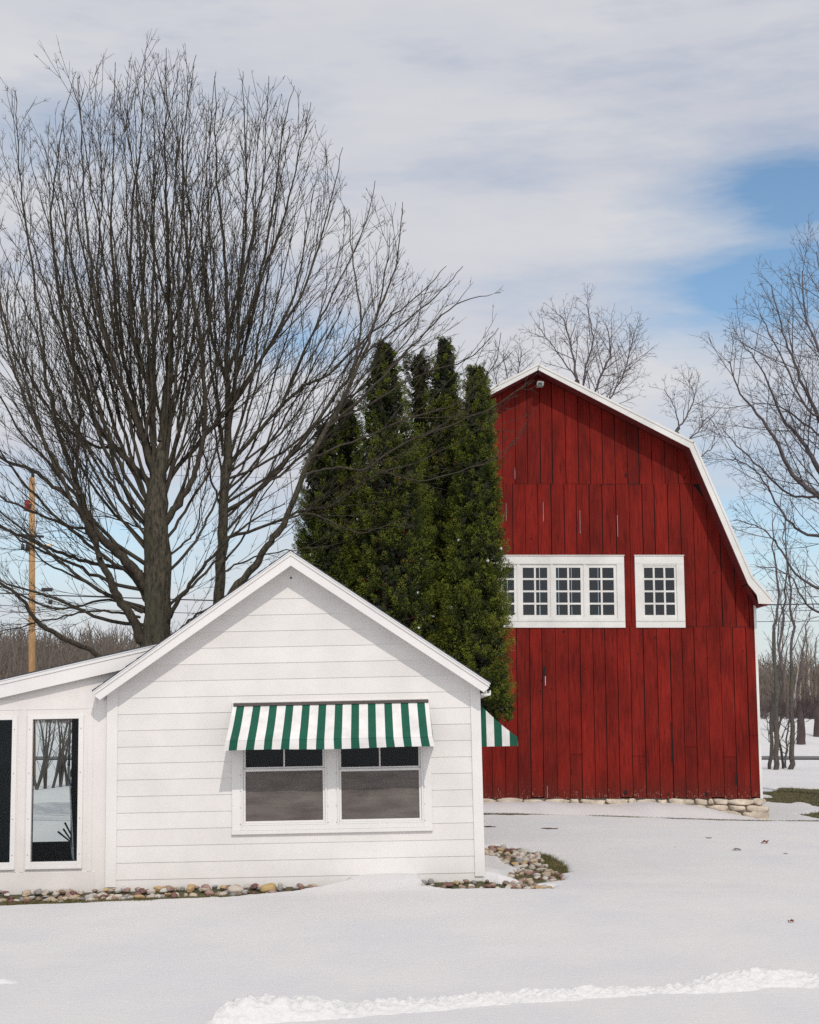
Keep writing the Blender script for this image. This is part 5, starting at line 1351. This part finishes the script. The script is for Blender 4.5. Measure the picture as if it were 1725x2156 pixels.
# ------------------------------------------------------------------ evergreens
def thuja(name, base, prof, seed, mat, n_pl, label, Ymid, ry=.8, gap=0.0, trunk_bits=True):
    """prof: list of (v, u_left, u_right) in the photo's pixels at depth Ymid: the outline of the column"""
    rs = np.random.RandomState(seed); zc = []; xcn = []; rad = []
    for v, ul, ur in prof:
        ul -= 5*min(1, (ur-ul)/110); ur += (1 if ur > 1000 else 5)*min(1, (ur-ul)/110); a, b = at(ul, v-6, Ymid), at(ur, v-6, Ymid); zc.append(a[2]); xcn.append((a[0]+b[0])/2); rad.append((b[0]-a[0])/2)
    o_ = np.argsort(zc); zc = np.array(zc)[o_]; xcn = np.array(xcn)[o_]; rad = np.array(rad)[o_]
    zmin, zmax = zc[0], zc[-1]
    # plumes: more where the column is wide
    zz = rs.uniform(zmin, zmax, n_pl*5); rr = np.interp(zz, zc, rad); keep = rs.uniform(0, rad.max(), len(zz)) < rr + .08; zz = zz[keep][:n_pl] - .18
    n_pl = len(zz); rr = np.interp(zz, zc, rad); xc_ = np.interp(zz, zc, xcn)
    az = rs.uniform(0, 2*PI, n_pl)
    lumpy = 1 + .30*fbm(az*1.8, zz*2.2, 3, seed)
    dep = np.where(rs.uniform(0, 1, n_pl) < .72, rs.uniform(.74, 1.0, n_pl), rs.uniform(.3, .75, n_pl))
    PL = rs.uniform(.18, .36, n_pl) * np.clip(.40+rr/.9, .42, 1.1)
    R_ = np.maximum(.02, (rr - PL*.52)*dep*lumpy)
    C = np.stack([xc_ + np.cos(az)*R_, Ymid + np.sin(az)*R_*ry, zz], 1)
    out = np.stack([np.cos(az), np.sin(az), np.full(n_pl, 1.0)], 1) + rs.normal(0, .30, (n_pl, 3)); out /= np.linalg.norm(out, axis=1)[:, None]
    m = 115
    t = rs.uniform(0, 1, (n_pl, m)); 
    ph = rs.uniform(0, 2*PI, (n_pl, m)); wr_ = (.035+.075*np.sin(PI*np.clip(t*1.02, 0, 1))) * rs.uniform(.3, 1, (n_pl, m)) * (PL/.35)[:, None]
    ref = np.tile(np.array([[0., 0, 1]]), (n_pl, 1)); a1 = np.cross(out, ref); a1 /= np.linalg.norm(a1, axis=1)[:, None]+1e-9; a2 = np.cross(out, a1)
    ctr = C[:, None, :] + out[:, None, :]*(t*PL[:, None])[:, :, None] + a1[:, None, :]*(np.cos(ph)*wr_)[:, :, None] + a2[:, None, :]*(np.sin(ph)*wr_)[:, :, None]
    fd = out[:, None, :]*.7 + a1[:, None, :]*np.cos(ph)[:, :, None]*.8 + a2[:, None, :]*np.sin(ph)[:, :, None]*.8 + rs.normal(0, .35, (n_pl, m, 3))
    fd /= np.linalg.norm(fd, axis=2)[:, :, None]
    sd__ = np.cross(fd, rs.normal(0, 1, (n_pl, m, 3))); sd__ /= np.linalg.norm(sd__, axis=2)[:, :, None]+1e-9
    ln = rs.uniform(.022, .052, (n_pl, m))[:, :, None]; wd = ln*rs.uniform(.16, .32, (n_pl, m))[:, :, None]
    p0 = ctr - fd*ln*.5; p1 = ctr + sd__*wd*.5; p2 = ctr + fd*ln*.5; p3 = ctr - sd__*wd*.5
    V = np.stack([p0, p1, p2, p3], 2).reshape(-1, 3); nF = n_pl*m; Fq = np.arange(nF*4).reshape(-1, 4)
    root = empty(name, base); tag(root, label, 'evergreen', 'evergreens between the cottage and the barn')
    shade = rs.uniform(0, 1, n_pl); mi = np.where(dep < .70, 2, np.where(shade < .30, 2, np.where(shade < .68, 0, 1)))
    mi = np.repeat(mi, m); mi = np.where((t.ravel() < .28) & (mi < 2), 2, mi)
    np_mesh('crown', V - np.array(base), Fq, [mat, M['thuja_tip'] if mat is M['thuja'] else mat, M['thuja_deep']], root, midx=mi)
    # trunk with a few dark inner limbs
    TV = []; TF = []; bx_, by_, bz_ = base
    xt = float(xcn[-1])
    tube(TV, TF, [(bx_, Ymid, bz_-.1), (bx_*.6+xt*.4, Ymid, (bz_+zmax)*.5), (xt, Ymid, zmax-.15)], [.10, .06, .012], 8)
    np_mesh('trunk', np.array([tuple(v) for v in TV]) - np.array(base), np.array(TF), M['thuja_bark'], root, smooth=True)
    # inner fill, coloured dark to paint shade into the crevices
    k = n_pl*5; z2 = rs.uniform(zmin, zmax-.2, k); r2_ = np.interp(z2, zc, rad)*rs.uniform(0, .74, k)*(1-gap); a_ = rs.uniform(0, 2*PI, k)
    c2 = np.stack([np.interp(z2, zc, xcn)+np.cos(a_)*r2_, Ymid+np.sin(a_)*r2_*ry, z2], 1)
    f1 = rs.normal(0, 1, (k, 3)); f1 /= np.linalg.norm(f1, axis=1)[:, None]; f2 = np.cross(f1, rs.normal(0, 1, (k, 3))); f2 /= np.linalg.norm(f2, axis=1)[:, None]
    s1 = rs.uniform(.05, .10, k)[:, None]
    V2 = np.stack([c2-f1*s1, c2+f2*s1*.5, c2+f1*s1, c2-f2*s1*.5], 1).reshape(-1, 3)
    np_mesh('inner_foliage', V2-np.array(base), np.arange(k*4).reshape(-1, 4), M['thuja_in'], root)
    # lumps of snow caught in the sprays
    ns = max(3, n_pl//70); ic = ico_sphere(1); Vs = []; Ts = []; of = 0
    for _ in range(ns):
        q = rs.randint(n_pl)
        if C[q, 1] > Ymid or C[q, 2] > zmin + (zmax-zmin)*.55: continue
        s_ = rs.uniform(.012, .030); Vv = ic[0]*s_*np.array([1, 1, rs.uniform(.6, 1.5)])*(1+.3*rs.normal(0, 1, (len(ic[0]), 1))) + C[q] + out[q]*PL[q]*.8
        Vs.append(Vv); Ts.append(ic[1]+of); of += len(Vv)
    if Vs: np_mesh('snow_clump', np.concatenate(Vs)-np.array(base), np.concatenate(Ts), M['berm'], root, smooth=True)
    return root
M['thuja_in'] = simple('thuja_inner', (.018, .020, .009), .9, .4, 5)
def tbase(u, Y): p = at(u, 1750, Y); return (p[0], Y, float(H0(p[0], Y))-.05)
thuja('arborvitae', tbase(730, 25.7), [(828, 724, 738), (880, 708, 752), (930, 696, 762), (1000, 684, 774), (1100, 668, 790), (1250, 655, 810), (1420, 660, 820), (1560, 680, 790)], 1, M['thuja'], 1050, 'shorter column shaped evergreen left of the tallest left one', 25.7)
thuja('arborvitae', tbase(690, 24.9), [(880, 680, 700), (930, 662, 712), (1000, 643, 720), (1080, 630, 728), (1180, 620, 740), (1300, 630, 760), (1450, 650, 760)], 2, M['thuja'], 900, 'shortest evergreen, leftmost, just right of the cottage gable peak', 24.9)
thuja('arborvitae', tbase(815, 24.8), [(708, 801, 809), (735, 793, 822), (770, 783, 836), (850, 762, 858), (950, 748, 884), (1100, 738, 910), (1300, 735, 930), (1500, 750, 935), (1600, 770, 910)], 3, M['thuja'], 1550, 'tall pointed evergreen rising left of the bronzed one', 24.8)
thuja('arborvitae', tbase(885, 26.3), [(735, 858, 900), (790, 850, 915), (880, 845, 925), (1000, 845, 935), (1200, 850, 940), (1400, 860, 940)], 4, M['thuja_b'], 560, 'sparse bronzed evergreen with a flat top behind the green ones', 26.3, gap=.4)
thuja('arborvitae', tbase(935, 25.9), [(704, 930, 938), (735, 922, 950), (775, 912, 960), (850, 900, 976), (1000, 885, 992), (1200, 880, 1008), (1400, 880, 1012), (1600, 900, 1000)], 5, M['thuja'], 1400, 'tall pointed evergreen just left of the one beside the barn', 25.9)
thuja('arborvitae', tbase(985, 24.8), [(760, 994, 1004), (785, 987, 1018), (815, 980, 1030), (860, 972, 1044), (1000, 960, 1052), (1120, 948, 1062), (1260, 932, 1075), (1400, 922, 1084), (1480, 960, 1086), (1505, 1030, 1082)], 6, M['thuja'], 1750, 'pointed evergreen directly in front of the barn edge', 24.8)
# scarred trunks showing through
for (pts, rw) in (([(985, 1350), (990, 1260), (1003, 1130), (1008, 1085)], (9, 8, 5, 4)),):
    pass

# ------------------------------------------------------------------ utility pole and wires
PY = 50.0; pb = at(68, 1640, PY); pb = (pb[0], PY, float(H0(pb[0], PY))-.1)
pole = empty('utility_pole', pb); tag(pole, 'orange brown wooden utility pole standing behind the porch roof', 'utility pole')
def pobj(o): o.parent = pole; o.matrix_parent_inverse = Matrix.Translation(-Vector(pb)); return o
ptop = at(67.5, 1006, PY)
pobj(tube_obj('shaft', [pb, ptop], [.135, .10], 14, M['pole']))
def seg(name, a, b, r0, r1, mat, dy=-.16, dy2=None, n=8): return pobj(tube_obj(name, [at(*a, PY+dy), at(*b, PY+(dy if dy2 is None else dy2))], [r0, r1], n, mat))
seg('pin_insulator', (69, 1006), (69.5, 986), .06, .045, M['dark_metal'], 0)
seg('red_cutout', (56, 1076), (56.5, 1053), .085, .085, M['red_metal']); seg('bracket', (56, 1068), (66, 1062), .03, .03, M['dark_metal'])
seg('crossarm', (38, 1126), (92, 1130), .045, .045, M['dark_metal']); seg('brace', (50, 1110), (68, 1140), .025, .025, M['dark_metal'])
seg('insulator', (48, 1146), (48, 1158), .06, .07, M['dark_metal']); seg('insulator', (58, 1142), (58, 1161), .06, .09, M['dark_metal'])
seg('lead_wire', (56, 1080), (44, 1118), .016, .016, M['dark_metal']); seg('lead_wire', (44, 1118), (48, 1146), .014, .014, M['dark_metal'])
seg('lamp_arm', (70, 1156), (98, 1150), .025, .02, M['grey_metal']); lh = seg('lamp_head', (96, 1150), (113, 1146), .07, .04, M['cream'])
def cable(u0, v0, Y0, u1, v1, Y1, sag, r, label, mat=None):
    a, b = Vector(at(u0, v0, Y0)), Vector(at(u1, v1, Y1)); P_ = []
    for i in range(41):
        t = i/40; q = a.lerp(b, t); q.z -= sag*4*t*(1-t); P_.append(q)
    o = tube_obj('wire', P_, [r]*41, 4, M['dark_metal']); tag(o, label, 'wire', 'overhead wires'); return o
cable(-250, 1238, 50.1, 1900, 1268, 58, .35, .022, 'thick lower overhead cable crossing behind the trees and barn')
cable(-250, 1262, 50.1, 1900, 1305, 58, .35, .012, 'thin overhead cable below the thick one')
cable(69, 988, 50, 1950, 900, 95, 1.5, .008, 'topmost overhead wire from the pole insulator')
for (u, v, wd, h, lab) in ((99, 1241.5, .40, .13, 'black cable splice box hanging on the overhead cable near the pole'), (106, 1268, .14, .16, 'smaller black box hanging on the thin cable near the pole')):
    c = at(u, v, 50.4); s_ = MB(); s_.box(c[0]-wd/2, c[0]+wd/2, c[1]-.06, c[1]+.06, c[2]-h/2, c[2]+h/2); tag(s_.build('splice_box', M['dark_metal'], bevel=.03), lab, 'cable box')

# ------------------------------------------------------------------ stones
rock_meshes = []
rk_ = random.Random(12)
for i in range(9):
    v_ = ico_sphere(2); q = v_[0].copy(); ax = np.array([rk_.uniform(.9, 1.35), rk_.uniform(.8, 1.1), rk_.uniform(.55, .85)])
    nz_ = 1 + .14*np.array([math.sin(3*a[0]+i)+math.cos(4*a[1]+2*i)*.7+math.sin(5*a[2]-i)*.5 for a in q])[:, None]
    q = q*ax*nz_
    me = bpy.data.meshes.new('river_stone'); me.from_pydata([tuple(a) for a in q], [], [tuple(int(k) for k in f) for f in v_[1]])
    me.materials.append(M['rock']); me.polygons.foreach_set('use_smooth', [True]*len(me.polygons)); rock_meshes.append(me)
RC = [('tan', (.50, .38, .25)), ('cream', (.60, .52, .42)), ('pinkish brown', (.38, .22, .17)), ('dark red', (.20, .07, .055)), ('grey', (.30, .28, .27)), ('ochre', (.52, .33, .12)), ('pale grey', (.52, .49, .46)), ('brown', (.28, .18, .12))]
placed = []
def put_rock(x, y, r, where, group, zoff=0.0, col=None):
    nm, c = col or RC[rk_.choice([0, 0, 1, 1, 2, 2, 3, 4, 5, 6, 6, 7])]
    o = bpy.data.objects.new('river_stone', rk_.choice(rock_meshes)); COL.objects.link(o)
    z = float(soil_z(x, y)) + r*.20 + zoff
    o.location = (x, y, z); o.scale = (r, r, r*rk_.uniform(.8, 1.05)); o.rotation_euler = (rk_.uniform(-.3, .3), rk_.uniform(-.3, .3), rk_.uniform(0, 6.28))
    f = rk_.uniform(.85, 1.15); g_ = sum(c)/3; f *= .86; o.color = tuple((x*.78+g_*.22)*f for x in c) + (1,)
    tag(o, f'small rounded {nm} river stone {where}', 'stone', group); placed.append(o); return o
def scatter(poly, n, rr, where, group, dmin=.82, dens=None, zfun=None):
    xs_ = [p[0] for p in poly]; ys_ = [p[1] for p in poly]; got = []; tries = 0
    while len(got) < n and tries < n*60:
        tries += 1; x = rk_.uniform(min(xs_), max(xs_)); y = rk_.uniform(min(ys_), max(ys_))
        if not inpoly(np.array([x]), np.array([y]), poly)[0]: continue
        if dens and rk_.random() > dens(x, y): continue
        r = rk_.uniform(*rr)
        if any((x-a)**2+(y-b)**2 < (dmin*(r+c))**2 for a, b, c in got): continue
        got.append((x, y, r)); put_rock(x, y, r, where, group, 0 if not zfun else zfun(x, y))
frontpoly = [(-5.6, 17.46), (-3.3, 17.46), (-1.6, 17.66), (-1.1, 17.80), (-1.3, 17.97), (-5.6, 17.97)]
scatter(frontpoly, 185, (.028, .052), 'in the strip along the cottage front', 'stones along the cottage front', .58, zfun=lambda x, y: .012*rk_.random()+.02*(y > 17.75))
scatter([(.15, 17.70), (.5, 17.58), (1.2, 17.50), (1.7, 17.54), (1.72, 17.9), (1.35, 17.98), (.9, 17.86), (.15, 17.92)], 46, (.026, .046), 'below the cottage corner board', 'stones below the cottage corner', .7, zfun=lambda x, y: .02)
scatter([(p[0], p[1]) for p in rockP], 120, (.034, .060), 'in the bed beside the cottage corner', 'stones beside the cottage', .66, zfun=lambda x, y: .015*rk_.random())
scatter([(p[0], p[1]) for p in BED], 44, (.032, .054), 'at the near tip of the corner bed', 'stones at the near end of the bed', .66)
big = put_rock(at(566, 1868, 17.75)[0], 17.74, .085, '', '', .03, ('ochre', (.56, .36, .10)))
big['label'] = 'large ochre yellow stone, biggest in the strip under the awning window'; big['group'] = 'stones along the cottage front'
b2 = put_rock(at(497, 1868, 17.7)[0], 17.72, .095, '', '', .02, ('cream', (.55, .47, .38))); b2['label'] = 'large flat cream stone left of the ochre yellow one'; b2['group'] = 'stones along the cottage front'

# ------------------------------------------------------------------ grass
def grass_in(polys, n, h, seed, keepfn=None):
    r_ = np.random.RandomState(seed); V = []; 
    out = []
    for poly in polys:
        px_ = np.array(poly); lo, hi = px_.min(0), px_.max(0); k = n*3
        x = r_.uniform(lo[0], hi[0], k); y = r_.uniform(lo[1], hi[1], k); m = inpoly(x, y, poly)
        if keepfn is not None: m &= keepfn(x, y)
        out.append(np.stack([x[m][:n], y[m][:n]], 1))
    P_ = np.concatenate(out); k = len(P_); z = soil_z(P_[:, 0], P_[:, 1])
    b = np.stack([P_[:, 0], P_[:, 1], z-.005], 1); an = r_.uniform(0, 2*PI, k); hh = h*r_.uniform(.4, 1.2, k)
    lean = np.stack([r_.normal(0, .8, k), r_.normal(0, .8, k), np.ones(k)], 1); lean /= np.linalg.norm(lean, axis=1)[:, None]
    w_ = np.stack([np.cos(an), np.sin(an), np.zeros(k)], 1)*(h*.07)
    tip = b + lean*hh[:, None]; V = np.stack([b-w_, b+w_, tip], 1).reshape(-1, 3)
    return V
gv = []
gv.append(grass_in([grassP], 5000, .065, 1))
gv.append(grass_in([FRONT2, BED], 2000, .04, 9))
gv.append(grass_in([[(-7.4, 17.12), (-3.0, 17.26), (-3.0, 17.52), (-7.4, 17.50)]], 15000, .055, 2))
gv.append(grass_in([[(-3.0, 17.36), (-1.6, 17.52), (-1.6, 17.62), (-3.0, 17.55)]], 1500, .045, 3))
gv.append(grass_in([[(1, 28.0), (14, 28.0), (14, 28.6), (1, 28.6)]], 16000, .035, 4, lambda x, y: bare(x, y) < .02))
gv.append(grass_in([[(8.3, 31), (15, 31), (17, 52), (8.3, 52)]], 26000, .08, 5, lambda x, y: bare(x, y) < .02))
GV = np.concatenate(gv); o = np_mesh('grass', GV, np.arange(len(GV)).reshape(-1, 3), M['grass']); tag(o, 'short faded grass showing where the snow has melted', 'grass', kind='stuff')

# ------------------------------------------------------------------ leaves and litter on the snow
def leaf(u, v, size, mat, label, seed, cat='leaf', name='dead_leaf', tall=.4):
    z = 0.0; p = onz(u, v, z)
    for _ in range(6): z = float(snow_z(p[0], p[1])); p = onz(u, v, z)
    r_ = random.Random(seed); V = [(0, 0, .35*tall*size)]; n = 11
    for i in range(n):
        a = 2*PI*i/n; rr = size*(1 if i % 2 == 0 else .55)*r_.uniform(.8, 1.2); V.append((rr*math.cos(a), rr*math.sin(a)*.9, size*tall*r_.uniform(-.1, 1.0)))
    V = [(x+p[0], y+p[1], zz+z+.006) for x, y, zz in V]
    o = mesh_obj(name, V, [(0, i+1, (i+1) % n+1) for i in range(n)], mat); tag(o, label, cat, 'dead leaves and litter on the snow'); return o
leaf(1611, 1776, .075, M['leaf_dead'], 'curled red brown leaf on the snow in front of the barn corner', 1, tall=.8)
leaf(1492, 1765, .06, M['leaf_dead'], 'flat red brown leaf on the snow left of the curled one', 2, tall=.2)
leaf(1551, 1791, .07, M['leaf_grey'], 'grey green sprig on the snow below the two red leaves', 3, 'sprig', 'sprig', .6)
leaf(1655, 1798, .05, M['leaf_grey'], 'thin dark twig bit on the snow by the right edge', 4, 'twig', 'twig', .1)
leaf(1665, 1943, .032, M['leaf_dead'], 'small brown leaf alone on the lower right snow', 5, tall=.9)
leaf(1155, 1745, .16, M['leaf_grey'], 'flat brown patch of litter on the snow right of the cottage', 6, 'litter', 'litter', .05)
leaf(1028, 1741, .14, M['black'], 'dark bit of bark on the snow beside the cottage wall', 7, 'bark', 'bark_piece', .05)
leaf(1422, 1784, .022, M['leaf_grey'], 'tiny dark fleck on the snow in front of the barn', 8, 'twig', 'twig', .2)

sc.render.engine = 'CYCLES'
sc.cycles.max_bounces = 8; sc.cycles.transparent_max_bounces = 12
sc.cycles.use_denoising = False
